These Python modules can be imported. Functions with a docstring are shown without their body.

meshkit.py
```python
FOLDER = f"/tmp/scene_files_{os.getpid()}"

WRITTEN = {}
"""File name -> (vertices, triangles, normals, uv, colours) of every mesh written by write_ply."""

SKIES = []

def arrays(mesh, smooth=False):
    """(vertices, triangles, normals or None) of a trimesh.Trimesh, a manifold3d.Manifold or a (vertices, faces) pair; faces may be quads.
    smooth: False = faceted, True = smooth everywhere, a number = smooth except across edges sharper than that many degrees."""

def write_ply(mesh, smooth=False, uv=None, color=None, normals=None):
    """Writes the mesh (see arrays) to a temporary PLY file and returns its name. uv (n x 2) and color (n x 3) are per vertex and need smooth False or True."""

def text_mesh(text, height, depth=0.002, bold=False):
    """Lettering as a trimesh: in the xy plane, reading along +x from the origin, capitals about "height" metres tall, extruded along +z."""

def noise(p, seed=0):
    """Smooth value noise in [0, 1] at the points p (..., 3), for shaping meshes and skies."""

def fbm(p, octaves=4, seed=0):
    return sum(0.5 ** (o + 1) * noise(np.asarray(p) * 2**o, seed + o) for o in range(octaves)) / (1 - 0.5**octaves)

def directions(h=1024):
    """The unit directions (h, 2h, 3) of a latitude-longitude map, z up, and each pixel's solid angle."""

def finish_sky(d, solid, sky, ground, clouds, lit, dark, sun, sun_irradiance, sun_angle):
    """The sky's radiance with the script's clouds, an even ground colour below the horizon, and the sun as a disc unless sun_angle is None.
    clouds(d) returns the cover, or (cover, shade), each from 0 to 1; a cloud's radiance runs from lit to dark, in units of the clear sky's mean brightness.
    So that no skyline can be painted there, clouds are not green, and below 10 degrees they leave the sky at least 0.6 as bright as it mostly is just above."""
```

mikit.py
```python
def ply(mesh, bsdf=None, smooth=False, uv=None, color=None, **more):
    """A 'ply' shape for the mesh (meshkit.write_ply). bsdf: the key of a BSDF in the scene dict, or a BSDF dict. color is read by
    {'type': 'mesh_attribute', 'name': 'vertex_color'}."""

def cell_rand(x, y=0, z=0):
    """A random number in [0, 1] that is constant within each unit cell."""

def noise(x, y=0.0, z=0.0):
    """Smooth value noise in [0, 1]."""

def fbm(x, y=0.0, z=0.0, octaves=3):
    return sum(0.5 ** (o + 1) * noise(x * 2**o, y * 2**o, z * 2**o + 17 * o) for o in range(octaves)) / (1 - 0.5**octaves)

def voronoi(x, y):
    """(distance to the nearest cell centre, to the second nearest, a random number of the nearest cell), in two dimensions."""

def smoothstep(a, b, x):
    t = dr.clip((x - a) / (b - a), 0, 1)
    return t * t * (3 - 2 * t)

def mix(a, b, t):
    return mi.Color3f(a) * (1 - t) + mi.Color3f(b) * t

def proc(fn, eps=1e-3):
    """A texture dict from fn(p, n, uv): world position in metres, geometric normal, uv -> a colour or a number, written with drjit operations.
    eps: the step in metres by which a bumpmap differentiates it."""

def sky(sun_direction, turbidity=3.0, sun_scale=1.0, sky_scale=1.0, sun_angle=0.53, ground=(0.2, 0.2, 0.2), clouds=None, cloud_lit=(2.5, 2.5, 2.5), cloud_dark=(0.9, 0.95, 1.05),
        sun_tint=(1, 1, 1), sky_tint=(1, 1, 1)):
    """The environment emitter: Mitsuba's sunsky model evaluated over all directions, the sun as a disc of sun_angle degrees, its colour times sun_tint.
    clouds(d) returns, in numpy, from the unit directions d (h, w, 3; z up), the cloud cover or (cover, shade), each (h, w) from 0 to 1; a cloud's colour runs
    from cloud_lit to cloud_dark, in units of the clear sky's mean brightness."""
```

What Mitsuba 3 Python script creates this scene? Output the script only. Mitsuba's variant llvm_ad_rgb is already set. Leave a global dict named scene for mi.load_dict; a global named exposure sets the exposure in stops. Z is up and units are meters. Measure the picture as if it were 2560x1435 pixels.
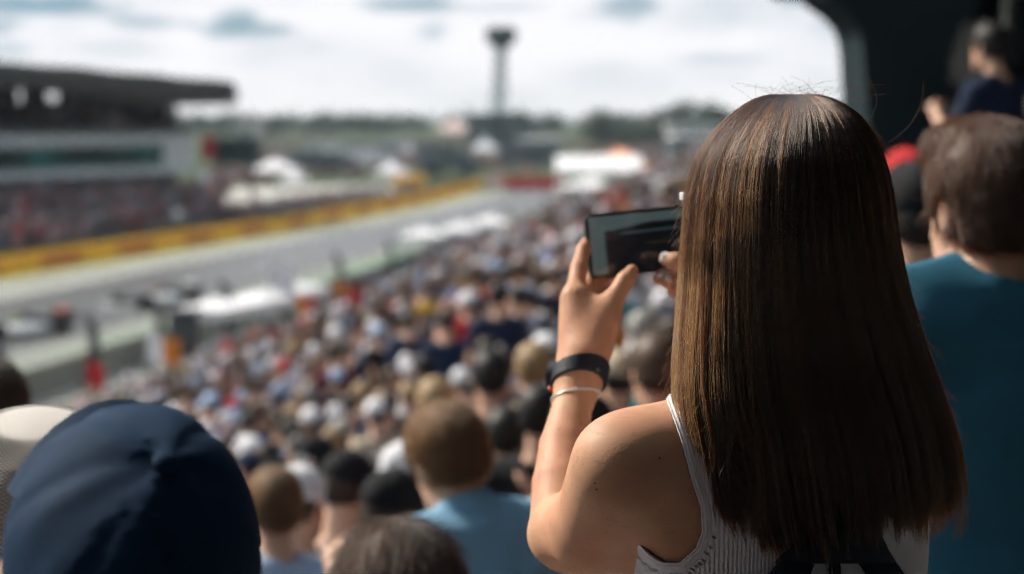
import math, os, random
import numpy as np, trimesh, manifold3d, drjit as dr
import mitsuba as mi
import mikit, meshkit
from mikit import ply, proc, noise, fbm, voronoi, smoothstep, mix, cell_rand
from shapely.geometry import Polygon

T = mi.ScalarTransform4f
rng = np.random.default_rng(7)
random.seed(7)
scene, labels = {}, {}

# ------------------------------------------------------------------ camera
EYE = np.array([0.0, 0.0, 9.0])
FOV = 30.0
PITCH = math.atan((717.5 - 295) / 4777.0)
FPX = 1280 / math.tan(math.radians(FOV / 2))
FWD = np.array([0, math.cos(PITCH), -math.sin(PITCH)])
UPV = np.array([0, math.sin(PITCH), math.cos(PITCH)])
scene['camera'] = {'type': 'thinlens', 'fov': FOV, 'fov_axis': 'x', 'aperture_radius': 0.0080, 'focus_distance': 1.76,
                   'near_clip': 0.05, 'far_clip': 20000.0,
                   'to_world': T().look_at(origin=EYE.tolist(), target=(EYE + FWD).tolist(), up=[0, 0, 1])}
exposure = 2.34

# ------------------------------------------------------------------ sky and sun
SUN = (-0.78, 0.46, 0.80)

# gaps of blue between the clouds low over the horizon: (azimuth, elevation, half widths, depth), in degrees
GAPS = [(-13.6, 3.25, 2.6, 0.36, 1.0), (-11.2, 2.75, 1.0, 0.22, 0.7), (-8.15, 2.75, 0.55, 0.42, 0.9), (-7.6, 2.55, 1.2, 0.18, 0.9), (-9.6, 2.75, 0.9, 0.13, 0.5), (-2.9, 3.35, 1.5, 0.26, 0.85), (-0.6, 3.25, 1.2, 0.14, 0.4),
        (-2.5, 2.5, 0.5, 0.26, 0.5), (3.5, 3.3, 0.75, 0.42, 0.8), (3.1, 3.0, 1.4, 0.14, 0.4), (8.4, 3.45, 0.5, 0.2, 0.9), (-15.0, 2.6, 0.6, 0.22, 0.7), (-14.6, 2.0, 1.0, 0.2, 0.55), (-11.6, 2.0, 1.5, 0.3, 0.3), (6.3, 2.95, 1.1, 0.22, 0.4),
        (6.2, 1.75, 1.7, 0.18, 0.45), (9.6, 2.7, 0.8, 0.4, 0.4), (-22, 3.2, 3, 0.5, 0.8), (18, 3.6, 3, 0.5, 0.7), (-30, 2.4, 3, 0.4, 0.6), (27, 2.6, 4, 0.4, 0.6)]

def clouds(d):
    az = np.degrees(np.arctan2(d[..., 0], d[..., 1]))
    el = np.degrees(np.arcsin(np.clip(d[..., 2], -1, 1)))
    q = np.stack([az * 0.35 + 3.1, el * 1.6 / (1 + 0.05 * el), 0 * az], -1)
    n = meshkit.fbm(q, 4, 5)
    n2 = meshkit.fbm(q * 0.9 + 9.3, 4, 11)
    wx = (meshkit.fbm(q * 2.3 + 4.0, 3, 21) - 0.5) * 1.6
    gap = np.zeros_like(az)
    for a0, e0, wa, we, k in GAPS:
        r = ((az - a0) / wa + wx) ** 2 + ((el - e0) / we + 0.6 * wx) ** 2
        gap = np.maximum(gap, k * np.clip(1.5 * np.exp(-r) - 0.15, 0, 1))
    high = np.clip((el - 5) / 4, 0, 1)                      # higher up the same broken cloud goes on
    gap = np.maximum(gap, high * np.clip((n - 0.50) / 0.10, 0, 1) * 0.9)
    shade = np.clip((n2 - 0.42) / 0.35, 0, 1) * 0.34 + 0.34 * np.clip((el - 4) / 10, 0, 1)
    return np.ones_like(gap), np.maximum(shade, gap * 0.97)

scene['sky'] = mikit.sky(SUN, turbidity=3.0, sun_scale=1.0, sky_scale=0.9, sun_angle=6.0, clouds=clouds, sun_tint=(0.85, 0.95, 1.13),
                         cloud_lit=(3.75, 3.75, 3.9), cloud_dark=(0.78, 1.36, 1.72), sky_tint=(0.55, 0.72, 0.74), ground=(0.12, 0.12, 0.12))

# ------------------------------------------------------------------ helpers
def P(px, py, d):
    """the point that stands at pixel (px, py) of the 2560 wide photograph, d metres along the viewing axis"""
    return EYE + d * (FWD + np.array([1.0, 0, 0]) * (px - 1280) / FPX - UPV * (py - 717.5) / FPX)

def G(px, py, z=0.0):
    """the point of the level z that stands at a pixel"""
    r = P(px, py, 1.0) - EYE
    return EYE + r * ((z - EYE[2]) / r[2])

def key_of(name):
    if name not in scene and name not in labels:
        return name
    k = 1
    while f'{name}_{k:03d}' in scene or f'{name}_{k:03d}' in labels:
        k += 1
    return f'{name}_{k:03d}'

def thing(name, label, cat, group=None):
    k = key_of(name)
    labels[k] = {'label': label, 'category': cat}
    if group: labels[k]['group'] = group
    return k

def obj(name, shape, parent=None):
    k = key_of(parent + '__' + name if parent else name)
    scene[k] = shape
    return k

def struct(name, shape, label=None):
    k = obj(name, shape)
    labels[k] = {'kind': 'structure', **({'label': label} if label else {})}
    return k

def mat(name, d):
    scene['bsdf_' + name] = d
    return 'bsdf_' + name

def rgb(*c):
    return {'type': 'rgb', 'value': [float(x) for x in c]}

def pmat(name, col, rough=0.6, spec=0.4, metallic=0.0, **kw):
    return mat(name, {'type': 'twosided', 'bsdf': {'type': 'principled', 'base_color': rgb(*col) if isinstance(col, (tuple, list)) else col, 'roughness': rough, 'specular': spec, 'metallic': metallic, **kw}})

def box(c, s, rz=0.0):
    m = trimesh.creation.box(extents=s)
    m.apply_transform(trimesh.transformations.rotation_matrix(rz, [0, 0, 1]))
    m.apply_translation(c)
    return m

def beam(a, b, w, h=None):
    """a box section bar from a to b"""
    a, b = np.asarray(a, float), np.asarray(b, float)
    L = np.linalg.norm(b - a)
    z = (b - a) / L
    x = np.cross([0, 0, 1.0], z) if abs(z[2]) < 0.95 else np.array([1.0, 0, 0])
    x /= np.linalg.norm(x)
    y = np.cross(z, x)
    m = trimesh.creation.box(extents=[w, h or w, L])
    M = np.eye(4); M[:3, 0], M[:3, 1], M[:3, 2], M[:3, 3] = x, y, z, (a + b) / 2
    m.apply_transform(M)
    return m

def rod(a, b, r, n=10, r2=None):
    a, b = np.asarray(a, float), np.asarray(b, float)
    L = np.linalg.norm(b - a); z = (b - a) / L
    x = np.cross([0, 0, 1.0], z) if abs(z[2]) < 0.95 else np.array([1.0, 0, 0])
    x /= np.linalg.norm(x); y = np.cross(z, x)
    t = np.arange(n) * 2 * np.pi / n
    ring = np.outer(np.cos(t), x) + np.outer(np.sin(t), y)
    r2 = r if r2 is None else r2
    v = np.vstack([a + ring * r, b + ring * r2, [a], [b]])
    i = np.arange(n); j = (i + 1) % n
    f = np.vstack([np.stack([i, j, j + n], 1), np.stack([i, j + n, i + n], 1), np.stack([j, i, i * 0 + 2 * n], 1), np.stack([i + n, j + n, i * 0 + 2 * n + 1], 1)])
    return trimesh.Trimesh(v, f, process=False)

def cat(*ms):
    ms = [m for x in ms for m in (x if isinstance(x, (list, tuple)) else [x])]
    return trimesh.util.concatenate(ms)

def rbox(c, s, r, seg=12, rot=None):
    """a box with rounded edges: the hull of eight spheres"""
    s = np.asarray(s, float) / 2 - r
    ball = manifold3d.Manifold.sphere(r, seg)
    m = manifold3d.Manifold.batch_hull([ball.translate([sx * s[0], sy * s[1], sz * s[2]]) for sx in (-1, 1) for sy in (-1, 1) for sz in (-1, 1)]).to_mesh()
    v = np.array(m.vert_properties[:, :3])
    if rot is not None: v = v @ np.asarray(rot).T
    return trimesh.Trimesh(v + c, np.array(m.tri_verts), process=False)

def grid_mesh(X):
    """a sheet from a grid (a, b, 3) of points"""
    a, b = X.shape[:2]
    i = np.arange(a * b).reshape(a, b)
    q = np.stack([i[:-1, :-1], i[1:, :-1], i[1:, 1:], i[:-1, 1:]], -1).reshape(-1, 4)
    return trimesh.Trimesh(X.reshape(-1, 3), np.vstack([q[:, [0, 1, 2]], q[:, [0, 2, 3]]]), process=False)

def strip(left, right, z=None):
    l, r = np.asarray(left, float), np.asarray(right, float)
    if z is not None:
        l = l.copy(); r = r.copy(); l[:, 2] = z; r[:, 2] = z
    m = grid_mesh(np.stack([l, r], 1))
    if m.face_normals[:, 2].mean() < 0: m.invert()
    return m

def prism(poly, z0, z1):
    m = trimesh.creation.extrude_polygon(Polygon(poly), z1 - z0, engine='earcut')
    m.apply_translation([0, 0, z0])
    return m

def rotz(a):
    c, s = math.cos(a), math.sin(a)
    return np.array([[c, -s, 0], [s, c, 0], [0, 0, 1.0]])

def rotx(a):
    c, s = math.cos(a), math.sin(a)
    return np.array([[1.0, 0, 0], [0, c, -s], [0, s, c]])

# ------------------------------------------------------------------ signed distance modelling
def smin(a, b, k):
    h = np.clip(0.5 + 0.5 * (b - a) / k, 0, 1)
    return b + (a - b) * h - k * h * (1 - h)

def cone(a, b, ra, rb):
    a, b = np.asarray(a, np.float32), np.asarray(b, np.float32)
    ab = b - a; L2 = float(ab @ ab)
    def f(p):
        q = p - a
        h = np.clip(q @ ab / L2, 0, 1)
        q = q - h[:, None] * ab
        return np.sqrt(np.einsum('ij,ij->i', q, q)) - (ra + (rb - ra) * h)
    return f

def ell(c, r, R=None):
    c, r = np.asarray(c, np.float32), np.asarray(r, np.float32)
    def f(p):
        q = p - c
        if R is not None: q = q @ R.astype(np.float32)
        k0 = np.sqrt((np.square(q / r)).sum(1)); k1 = np.sqrt((np.square(q / r ** 2)).sum(1))
        return k0 * (k0 - 1.0) / np.maximum(k1, 1e-6)
    return f

def blend(prims):
    """prims: (f, k) joined one after the other, each with its own softness; k < 0 carves"""
    def f(p):
        p = np.asarray(p, np.float32)
        d = prims[0][0](p)
        for g, k in prims[1:]:
            if k > 0: d = smin(d, g(p), k)
            else: d = -smin(-d, g(p), -k)
        return d
    return f

def nets(f, lo, hi, h, project=2):
    """surface nets over the zero set of f inside a box, refined only near the surface"""
    B = 8
    lo, hi = np.asarray(lo, float), np.asarray(hi, float)
    nb = np.ceil((hi - lo) / (h * B)).astype(int)
    c = np.stack(np.meshgrid(*[np.arange(n) for n in nb], indexing='ij'), -1).reshape(-1, 3)
    mid = lo + (c * B + (B - 1) / 2) * h
    dc = f(mid)
    near = np.abs(dc) < B * h * 0.87 * 1.35
    vol = np.broadcast_to(dc.reshape(nb)[:, None, :, None, :, None], (nb[0], B, nb[1], B, nb[2], B)).astype(np.float32).copy()
    loc = np.stack(np.meshgrid(*[np.arange(B)] * 3, indexing='ij'), -1).reshape(-1, 3)
    cn = c[near]
    for s in range(0, len(cn), 400):
        cc = cn[s:s + 400]
        pts = lo + (cc[:, None, :] * B + loc[None]) * h
        val = f(pts.reshape(-1, 3)).reshape(len(cc), B, B, B)
        vol[cc[:, 0], :, cc[:, 1], :, cc[:, 2], :] = val
    vol = vol.reshape(nb * B)
    s = vol < 0
    cnt = np.zeros(np.array(vol.shape) - 1, np.uint8)
    n0, n1, n2 = cnt.shape
    for i, j, k in np.ndindex(2, 2, 2):
        cnt += s[i:i + n0, j:j + n1, k:k + n2]
    cells = np.argwhere((cnt > 0) & (cnt < 8))
    ids = np.full(cnt.shape, -1, np.int32)
    ids[tuple(cells.T)] = np.arange(len(cells))
    corner = np.array(list(np.ndindex(2, 2, 2)))
    cv = np.stack([vol[tuple((cells + q).T)] for q in corner], 1)
    acc, num = np.zeros((len(cells), 3)), np.zeros(len(cells))
    for a in range(8):
        for b in range(a + 1, 8):
            if np.abs(corner[a] - corner[b]).sum() == 1:
                m = (cv[:, a] < 0) != (cv[:, b] < 0)
                t = cv[:, a] / np.where(m, cv[:, a] - cv[:, b], 1)
                acc += np.where(m[:, None], corner[a] + t[:, None] * (corner[b] - corner[a]), 0); num += m
    v = lo + (cells + acc / num[:, None]) * h
    faces = []
    for ax in range(3):
        o = np.eye(3, dtype=int)
        u, w = o[(ax + 1) % 3], o[(ax + 2) % 3]
        sl = [slice(None)] * 3; sl[ax] = slice(0, -1); sh = [slice(None)] * 3; sh[ax] = slice(1, None)
        e = np.argwhere(s[tuple(sl)] != s[tuple(sh)])
        lim = np.array(cnt.shape)
        e = e[np.all(e - u - w >= 0, 1) & np.all(e < lim, 1)]
        q = np.stack([ids[tuple((e - u - w).T)], ids[tuple((e - w).T)], ids[tuple(e.T)], ids[tuple((e - u).T)]], 1)
        flip = ~s[tuple(e.T)]
        q[flip] = q[flip][:, ::-1]
        faces.append(q[np.all(q >= 0, 1)])
    q = np.vstack(faces)
    for _ in range(project):
        k = np.array([[1, -1, -1], [-1, -1, 1], [-1, 1, -1], [1, 1, 1.0]])
        e = h * 0.3
        ds = [f(v + kk * e) for kk in k]
        g = sum(kk[None] * d[:, None] for kk, d in zip(k, ds)) / (4 * e)
        d0 = sum(ds) / 4
        step = d0[:, None] * g / np.maximum((g * g).sum(1), 0.3)[:, None]
        v = v - np.clip(step, -h, h)
    return trimesh.Trimesh(v, np.vstack([q[:, [0, 1, 2]], q[:, [0, 2, 3]]]), process=False)

def cut(mesh, val):
    """the part of a mesh where the vertex value is positive, cut cleanly along zero"""
    v, f = mesh.vertices, mesh.faces
    s = val[f] > 0
    n = s.sum(1)
    out_v, out_f = [np.asarray(v)], [f[n == 3]]
    base = len(v)
    def mid(a, b):
        t = val[a] / (val[a] - val[b])
        return v[a] + (v[b] - v[a]) * t[:, None]
    for want, odd in ((1, True), (2, False)):
        g, ss = f[n == want], s[n == want]
        i = np.argmax(ss if odd else ~ss, 1)
        r = np.arange(len(g))
        a, b, c = g[r, i], g[r, (i + 1) % 3], g[r, (i + 2) % 3]
        ab, ac = mid(a, b), mid(a, c)
        ia = base + np.arange(len(g)); ic = ia + len(g); base += 2 * len(g)
        out_v += [ab, ac]
        out_f += [np.stack([a, ia, ic], 1)] if odd else [np.stack([ia, b, c], 1), np.stack([ia, c, ic], 1)]
    m = trimesh.Trimesh(np.vstack(out_v), np.vstack(out_f), process=False)
    m.merge_vertices(digits_vertex=6)
    m.remove_unreferenced_vertices()
    return m

def thicken(mesh, t):
    """a closed sheet of thickness t from an open one (inwards)"""
    v, f, n = meshkit.arrays(mesh, True)
    e = np.sort(f[:, [0, 1, 1, 2, 2, 0]].reshape(-1, 2), 1)
    d = f[:, [0, 1, 1, 2, 2, 0]].reshape(-1, 2)
    _, inv, c = np.unique(e, axis=0, return_inverse=True, return_counts=True)
    rim = d[c[inv.ravel()] == 1]
    N = len(v)
    side = np.vstack([np.stack([rim[:, 1], rim[:, 0], rim[:, 0] + N], 1), np.stack([rim[:, 1], rim[:, 0] + N, rim[:, 1] + N], 1)])
    return trimesh.Trimesh(np.vstack([v, v - n * t]), np.vstack([f, f[:, ::-1] + N, side]), process=False)

def frame_of(yaw):
    """columns right, forward, up of a person turned by yaw (0 looks along +y, positive turns left)"""
    return rotz(yaw)

CURVES = f'/tmp/hair_curves_{os.getpid()}'
os.makedirs(CURVES, exist_ok=True)

def curves(name, pts, rad, bsdf):
    """a 'linearcurve' entry: pts (n, k, 3), rad (n, k)"""
    path = f'{CURVES}/{name}.txt'
    n, k = pts.shape[:2]
    rows = np.concatenate([pts, rad[..., None]], -1)
    fmt = '\n'.join(['%.5f %.5f %.5f %.6f'] * k) + '\n\n'
    with open(path, 'w') as o:
        o.write(''.join(fmt % tuple(r) for r in rows.reshape(n, -1)))
    return {'type': 'linearcurve', 'filename': path, 'bsdf': {'type': 'ref', 'id': bsdf}}
# ------------------------------------------------------------------ people: materials
def skin_fn(base, seed):
    def fn(p, n, uv):
        a = fbm(p.x * 40 + seed, p.y * 40, p.z * 40, 3)
        b = noise(p.x * 400, p.y * 400, p.z * 400)
        return mi.Color3f(base) * (0.84 + 0.24 * a + 0.08 * b)
    return fn

SKINS = [(0.56, 0.335, 0.235), (0.60, 0.37, 0.27), (0.50, 0.28, 0.19), (0.36, 0.19, 0.12), (0.16, 0.085, 0.055)]
for i, c in enumerate(SKINS):
    pmat(f'skin{i}', proc(skin_fn(c, i * 7)), 0.5, 0.4)
HAIRS = [(0.030, 0.018, 0.012), (0.010, 0.009, 0.009), (0.10, 0.058, 0.03), (0.27, 0.18, 0.095), (0.30, 0.29, 0.27), (0.055, 0.03, 0.017)]
def hair_fn(c):
    def fn(p, n, uv):
        a = noise(p.x * 260, p.y * 260, p.z * 70)
        b = fbm(p.x * 30, p.y * 30, p.z * 30, 2)
        return mi.Color3f(c) * (0.45 + 0.7 * a + 0.5 * b)
    return fn
for i, c in enumerate(HAIRS):
    pmat(f'hair{i}', proc(hair_fn(c)), 0.55, 0.35)

# ------------------------------------------------------------------ body builder
def head_prims(O, R, s, M=1.0):
    """a head of scale s about O, R's columns right / forward / up"""
    L = lambda x, y, z: O + R @ (np.array([x, y, z]) * s)
    E_ = lambda c, r: ell(L(*c), np.array(r) * s, R)
    return [(E_((0, -0.012, 0.032), (0.074, 0.094, 0.084)), 0), (E_((0, 0.028, -0.038), (0.058, 0.066, 0.08)), 0.03 * s),
            (cone(L(-0.034, 0.02, -0.082), L(0, 0.072, -0.1), 0.026 * s, 0.022 * s), 0.03 * s), (cone(L(0.034, 0.02, -0.082), L(0, 0.072, -0.1), 0.026 * s, 0.022 * s), 0.03 * s),
            (cone(L(-0.034, 0.076, 0.022), L(0.034, 0.076, 0.022), 0.014 * s, 0.014 * s), 0.02 * s),
            (E_((-0.031, 0.1, 0.0), (0.017, 0.014, 0.01)), -0.012 * s), (E_((0.031, 0.1, 0.0), (0.017, 0.014, 0.01)), -0.012 * s),
            (cone(L(0, 0.088, 0.012), L(0, 0.112, -0.036), 0.007 * s, 0.012 * s), 0.012 * s),
            (E_((0, 0.092, -0.063), (0.022, 0.009, 0.006)), 0.008 * s), (E_((0, 0.09, -0.074), (0.019, 0.009, 0.006)), 0.006 * s),
            (E_((-0.076, -0.006, -0.008), (0.008, 0.019, 0.031)), 0.008 * s), (E_((0.076, -0.006, -0.008), (0.008, 0.019, 0.031)), 0.008 * s)]

def hand_prims(W, F, N, S, s, curl=0.5, spread=0.3):
    """wrist W, F along the fingers, N out of the palm, S towards the thumb; a relaxed five-fingered hand"""
    out = [(cone(W, W + F * 0.085 * s, 0.021 * s, 0.028 * s), 0.02)]
    for i, (o, L) in enumerate(((0.03, 0.07), (0.011, 0.078), (-0.009, 0.072), (-0.028, 0.056))):
        c = W + F * 0.088 * s + S * o * s
        d = F + S * o * 4 * spread
        d /= np.linalg.norm(d)
        a = c
        for j, (l, r) in enumerate(((0.5, 0.0085), (0.3, 0.0078), (0.25, 0.0068))):
            ang = curl * (j + 0.6) * 0.8
            e = d * math.cos(ang) + N * math.sin(ang)
            b = a + e * L * l * s
            out.append((cone(a, b, r * s * 1.06, r * s), 0.004 * s)); a = b
    a = W + F * 0.03 * s + S * 0.024 * s
    b = a + (F * 0.6 + S * 0.7 + N * 0.3) * 0.045 * s
    c = b + (F * 0.85 + S * 0.3 + N * 0.3) * 0.035 * s
    out += [(cone(a, b, 0.014 * s, 0.0105 * s), 0.012 * s), (cone(b, c, 0.0105 * s, 0.0085 * s), 0.004 * s)]
    return out

# ------------------------------------------------------------------ the woman in front
WOMAN = thing('person', 'woman with long straight brown hair and white ribbed top, filming with a phone', 'person')
HY = 0.30                                    # her head is turned to the left
HR = rotz(HY)
HC = P(1973, 560, 1.872)
def L2(px, py, d): return P(px, py, d)
Ls, Rs = L2(1562, 1166, 1.825), L2(2235, 1125, 1.985)
Lm, Lm2, Le, Lw = L2(1506, 1318, 1.94), L2(1422, 1332, 2.03), L2(1400, 1336, 2.055), L2(1446, 950, 2.2)
Lf1, Lf2, Lfm = L2(1404, 1212, 2.098), L2(1412, 1118, 2.135), L2(1431, 1012, 2.178)
Rm, Re, Rfm, Rw = L2(2220, 1235, 2.11), L2(2190, 1340, 2.22), L2(2010, 1100, 2.26), L2(1830, 815, 2.29)
neck0, neck1 = L2(1965, 1030, 1.90), L2(1972, 760, 1.865)
TR = rotz(0.36)
def X(px, py, d): return L2(px, py, d)
torso = [
    (ell(X(1955, 1400, 1.915), (0.142, 0.095, 0.17), TR), 0),
    (ell(X(1948, 1560, 1.92), (0.13, 0.088, 0.2), TR), 0.06),
    (ell(X(1945, 1780, 1.925), (0.118, 0.083, 0.12), TR), 0.08),
    (ell(X(1945, 1990, 1.925), (0.155, 0.112, 0.13), TR), 0.08),
    (cone(X(1665, 1145, 1.85), X(2200, 1125, 1.96), 0.045, 0.045), 0.06),
    (cone(neck0, X(1640, 1140, 1.85), 0.045, 0.030), 0.04),
    (cone(neck0, X(2200, 1120, 1.96), 0.045, 0.030), 0.04),
    (ell(X(1770, 1235, 1.848), (0.062, 0.03, 0.07), TR), 0.05),
    (ell(X(2130, 1225, 1.92), (0.062, 0.03, 0.07), TR), 0.05),
    (ell(X(1870, 1420, 2.005), (0.055, 0.05, 0.06), TR), 0.05),
    (ell(X(2090, 1415, 2.03), (0.055, 0.05, 0.06), TR), 0.05),
]
neck = [(cone(neck0, neck1, 0.05, 0.046), 0.04)]
armL = [
    (cone(Ls, Lm, 0.0525, 0.0500), 0.03),
    (cone(Lm, Lm2, 0.0500, 0.0405), 0.02),
    (cone(Lm2, Le, 0.0405, 0.0345), 0.012),
    (cone(Le, Lf1, 0.0335, 0.0322), 0.006), (cone(Lf1, Lf2, 0.0322, 0.0285), 0.003), (cone(Lf2, Lfm, 0.0285, 0.0222), 0.003), (cone(Lfm, Lw, 0.0222, 0.0205), 0.003)]
armR = [(cone(Rs, Rm, 0.046, 0.044), 0.04), (cone(Rm, Re, 0.046, 0.036), 0.03), (cone(Re, Rfm, 0.036, 0.037), 0.02), (cone(Rfm, Rw, 0.037, 0.021), 0.02)]
# the left hand: finger chains given by joints, thumb on the near side of the phone
hL = lambda *a: P(*a)
handL = [
    (cone(hL(1447, 950, 2.2), hL(1466, 800, 2.245), 0.0215, 0.030), 0.03),
    (cone(hL(1447, 930, 2.2), hL(1436, 745, 2.235), 0.018, 0.0145), 0.02),
    (cone(hL(1478, 880, 2.2), hL(1512, 795, 2.228), 0.0185, 0.0165), 0.022),
    (cone(hL(1478, 860, 2.22), hL(1490, 785, 2.262), 0.018, 0.017), 0.02),
]
def chain(js, rs, k0=0.012, k=0.005):
    return [(cone(js[i], js[i + 1], rs[i], rs[i + 1]), k0 if i == 0 else k) for i in range(len(js) - 1)]
handL += chain([hL(1436, 742, 2.24), hL(1447, 672, 2.268), hL(1458, 625, 2.288), hL(1466, 604, 2.297)], [0.0122, 0.0098, 0.0082, 0.0062])      # index, up the phone's left edge
handL += chain([hL(1456, 748, 2.262), hL(1476, 690, 2.318), hL(1530, 640, 2.330), hL(1560, 622, 2.326)], [0.0118, 0.0095, 0.0085, 0.007])      # middle, behind the phone
handL += chain([hL(1472, 765, 2.276), hL(1488, 712, 2.328), hL(1540, 676, 2.338), hL(1570, 662, 2.332)], [0.0115, 0.0092, 0.0082, 0.007])      # ring
handL += chain([hL(1484, 790, 2.282), hL(1496, 742, 2.318), hL(1528, 715, 2.322), hL(1545, 706, 2.316)], [0.0105, 0.0085, 0.0075, 0.0065])      # little
handL += chain([hL(1512, 800, 2.226), hL(1535, 748, 2.236), hL(1563, 702, 2.246), hL(1580, 677, 2.252)], [0.0155, 0.0118, 0.0104, 0.0078], 0.012)  # thumb
# the right hand at the far end of the phone
handR = [(cone(Rw, hL(1765, 730, 2.295), 0.022, 0.026), 0.02), (cone(Rw, hL(1790, 700, 2.275), 0.018, 0.016), 0.02)]
handR += chain([hL(1775, 695, 2.272), hL(1735, 668, 2.262), hL(1690, 655, 2.262), hL(1664, 648, 2.266)], [0.015, 0.0115, 0.0108, 0.0078], 0.012)  # thumb
handR += chain([hL(1755, 715, 2.300), hL(1715, 680, 2.335), hL(1672, 672, 2.325), hL(1648, 697, 2.30)], [0.0115, 0.0098, 0.0092, 0.0080])
handR += chain([hL(1765, 735, 2.300), hL(1722, 700, 2.325), hL(1690, 688, 2.305), hL(1664, 706, 2.282)], [0.0115, 0.0098, 0.0092, 0.0072])
handR += chain([hL(1770, 755, 2.300), hL(1735, 722, 2.325), hL(1705, 712, 2.305), hL(1682, 728, 2.288)], [0.0112, 0.0094, 0.0088, 0.0072])
handR += chain([hL(1775, 775, 2.296), hL(1748, 745, 2.315), hL(1724, 738, 2.300), hL(1706, 750, 2.288)], [0.010, 0.0085, 0.0075, 0.0066])
floorW = 7.30
legs = []
for sx in (-1, 1):
    hip = X(1945, 2010, 1.925) + TR @ np.array([0.085 * sx, 0, 0])
    knee = np.array([hip[0] - 0.01 * sx, hip[1] + 0.03, floorW + 0.47]); ank = np.array([hip[0], hip[1] - 0.02, floorW + 0.08])
    toe = ank + TR @ np.array([0.02 * sx, 0.15, -0.045])
    legs += [(cone(hip, knee, 0.085, 0.055), 0.05), (cone(knee, ank, 0.055, 0.035), 0.03), (cone(ank, toe, 0.038, 0.026), 0.03), (cone(ank - [0, 0, 0.03], toe, 0.034, 0.024), 0.02)]
head = head_prims(HC, HR, 0.90)
hf = blend(head)
tf = blend(torso + neck)
af, bf = blend(armL + handL), blend(armR + handR)
lf = blend(legs)
def body_f(p):
    d = smin(tf(p), hf(p), 0.02)
    d = smin(d, af(p), 0.03)
    d = smin(d, bf(p), 0.03)
    return smin(d, lf(p), 0.04)
hand_fine = lambda p: np.minimum(np.minimum(af(p), bf(p)), 9)
body = nets(body_f, (-0.1, 1.6, 7.27), (0.62, 2.42, 9.02), 0.0034)

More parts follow.
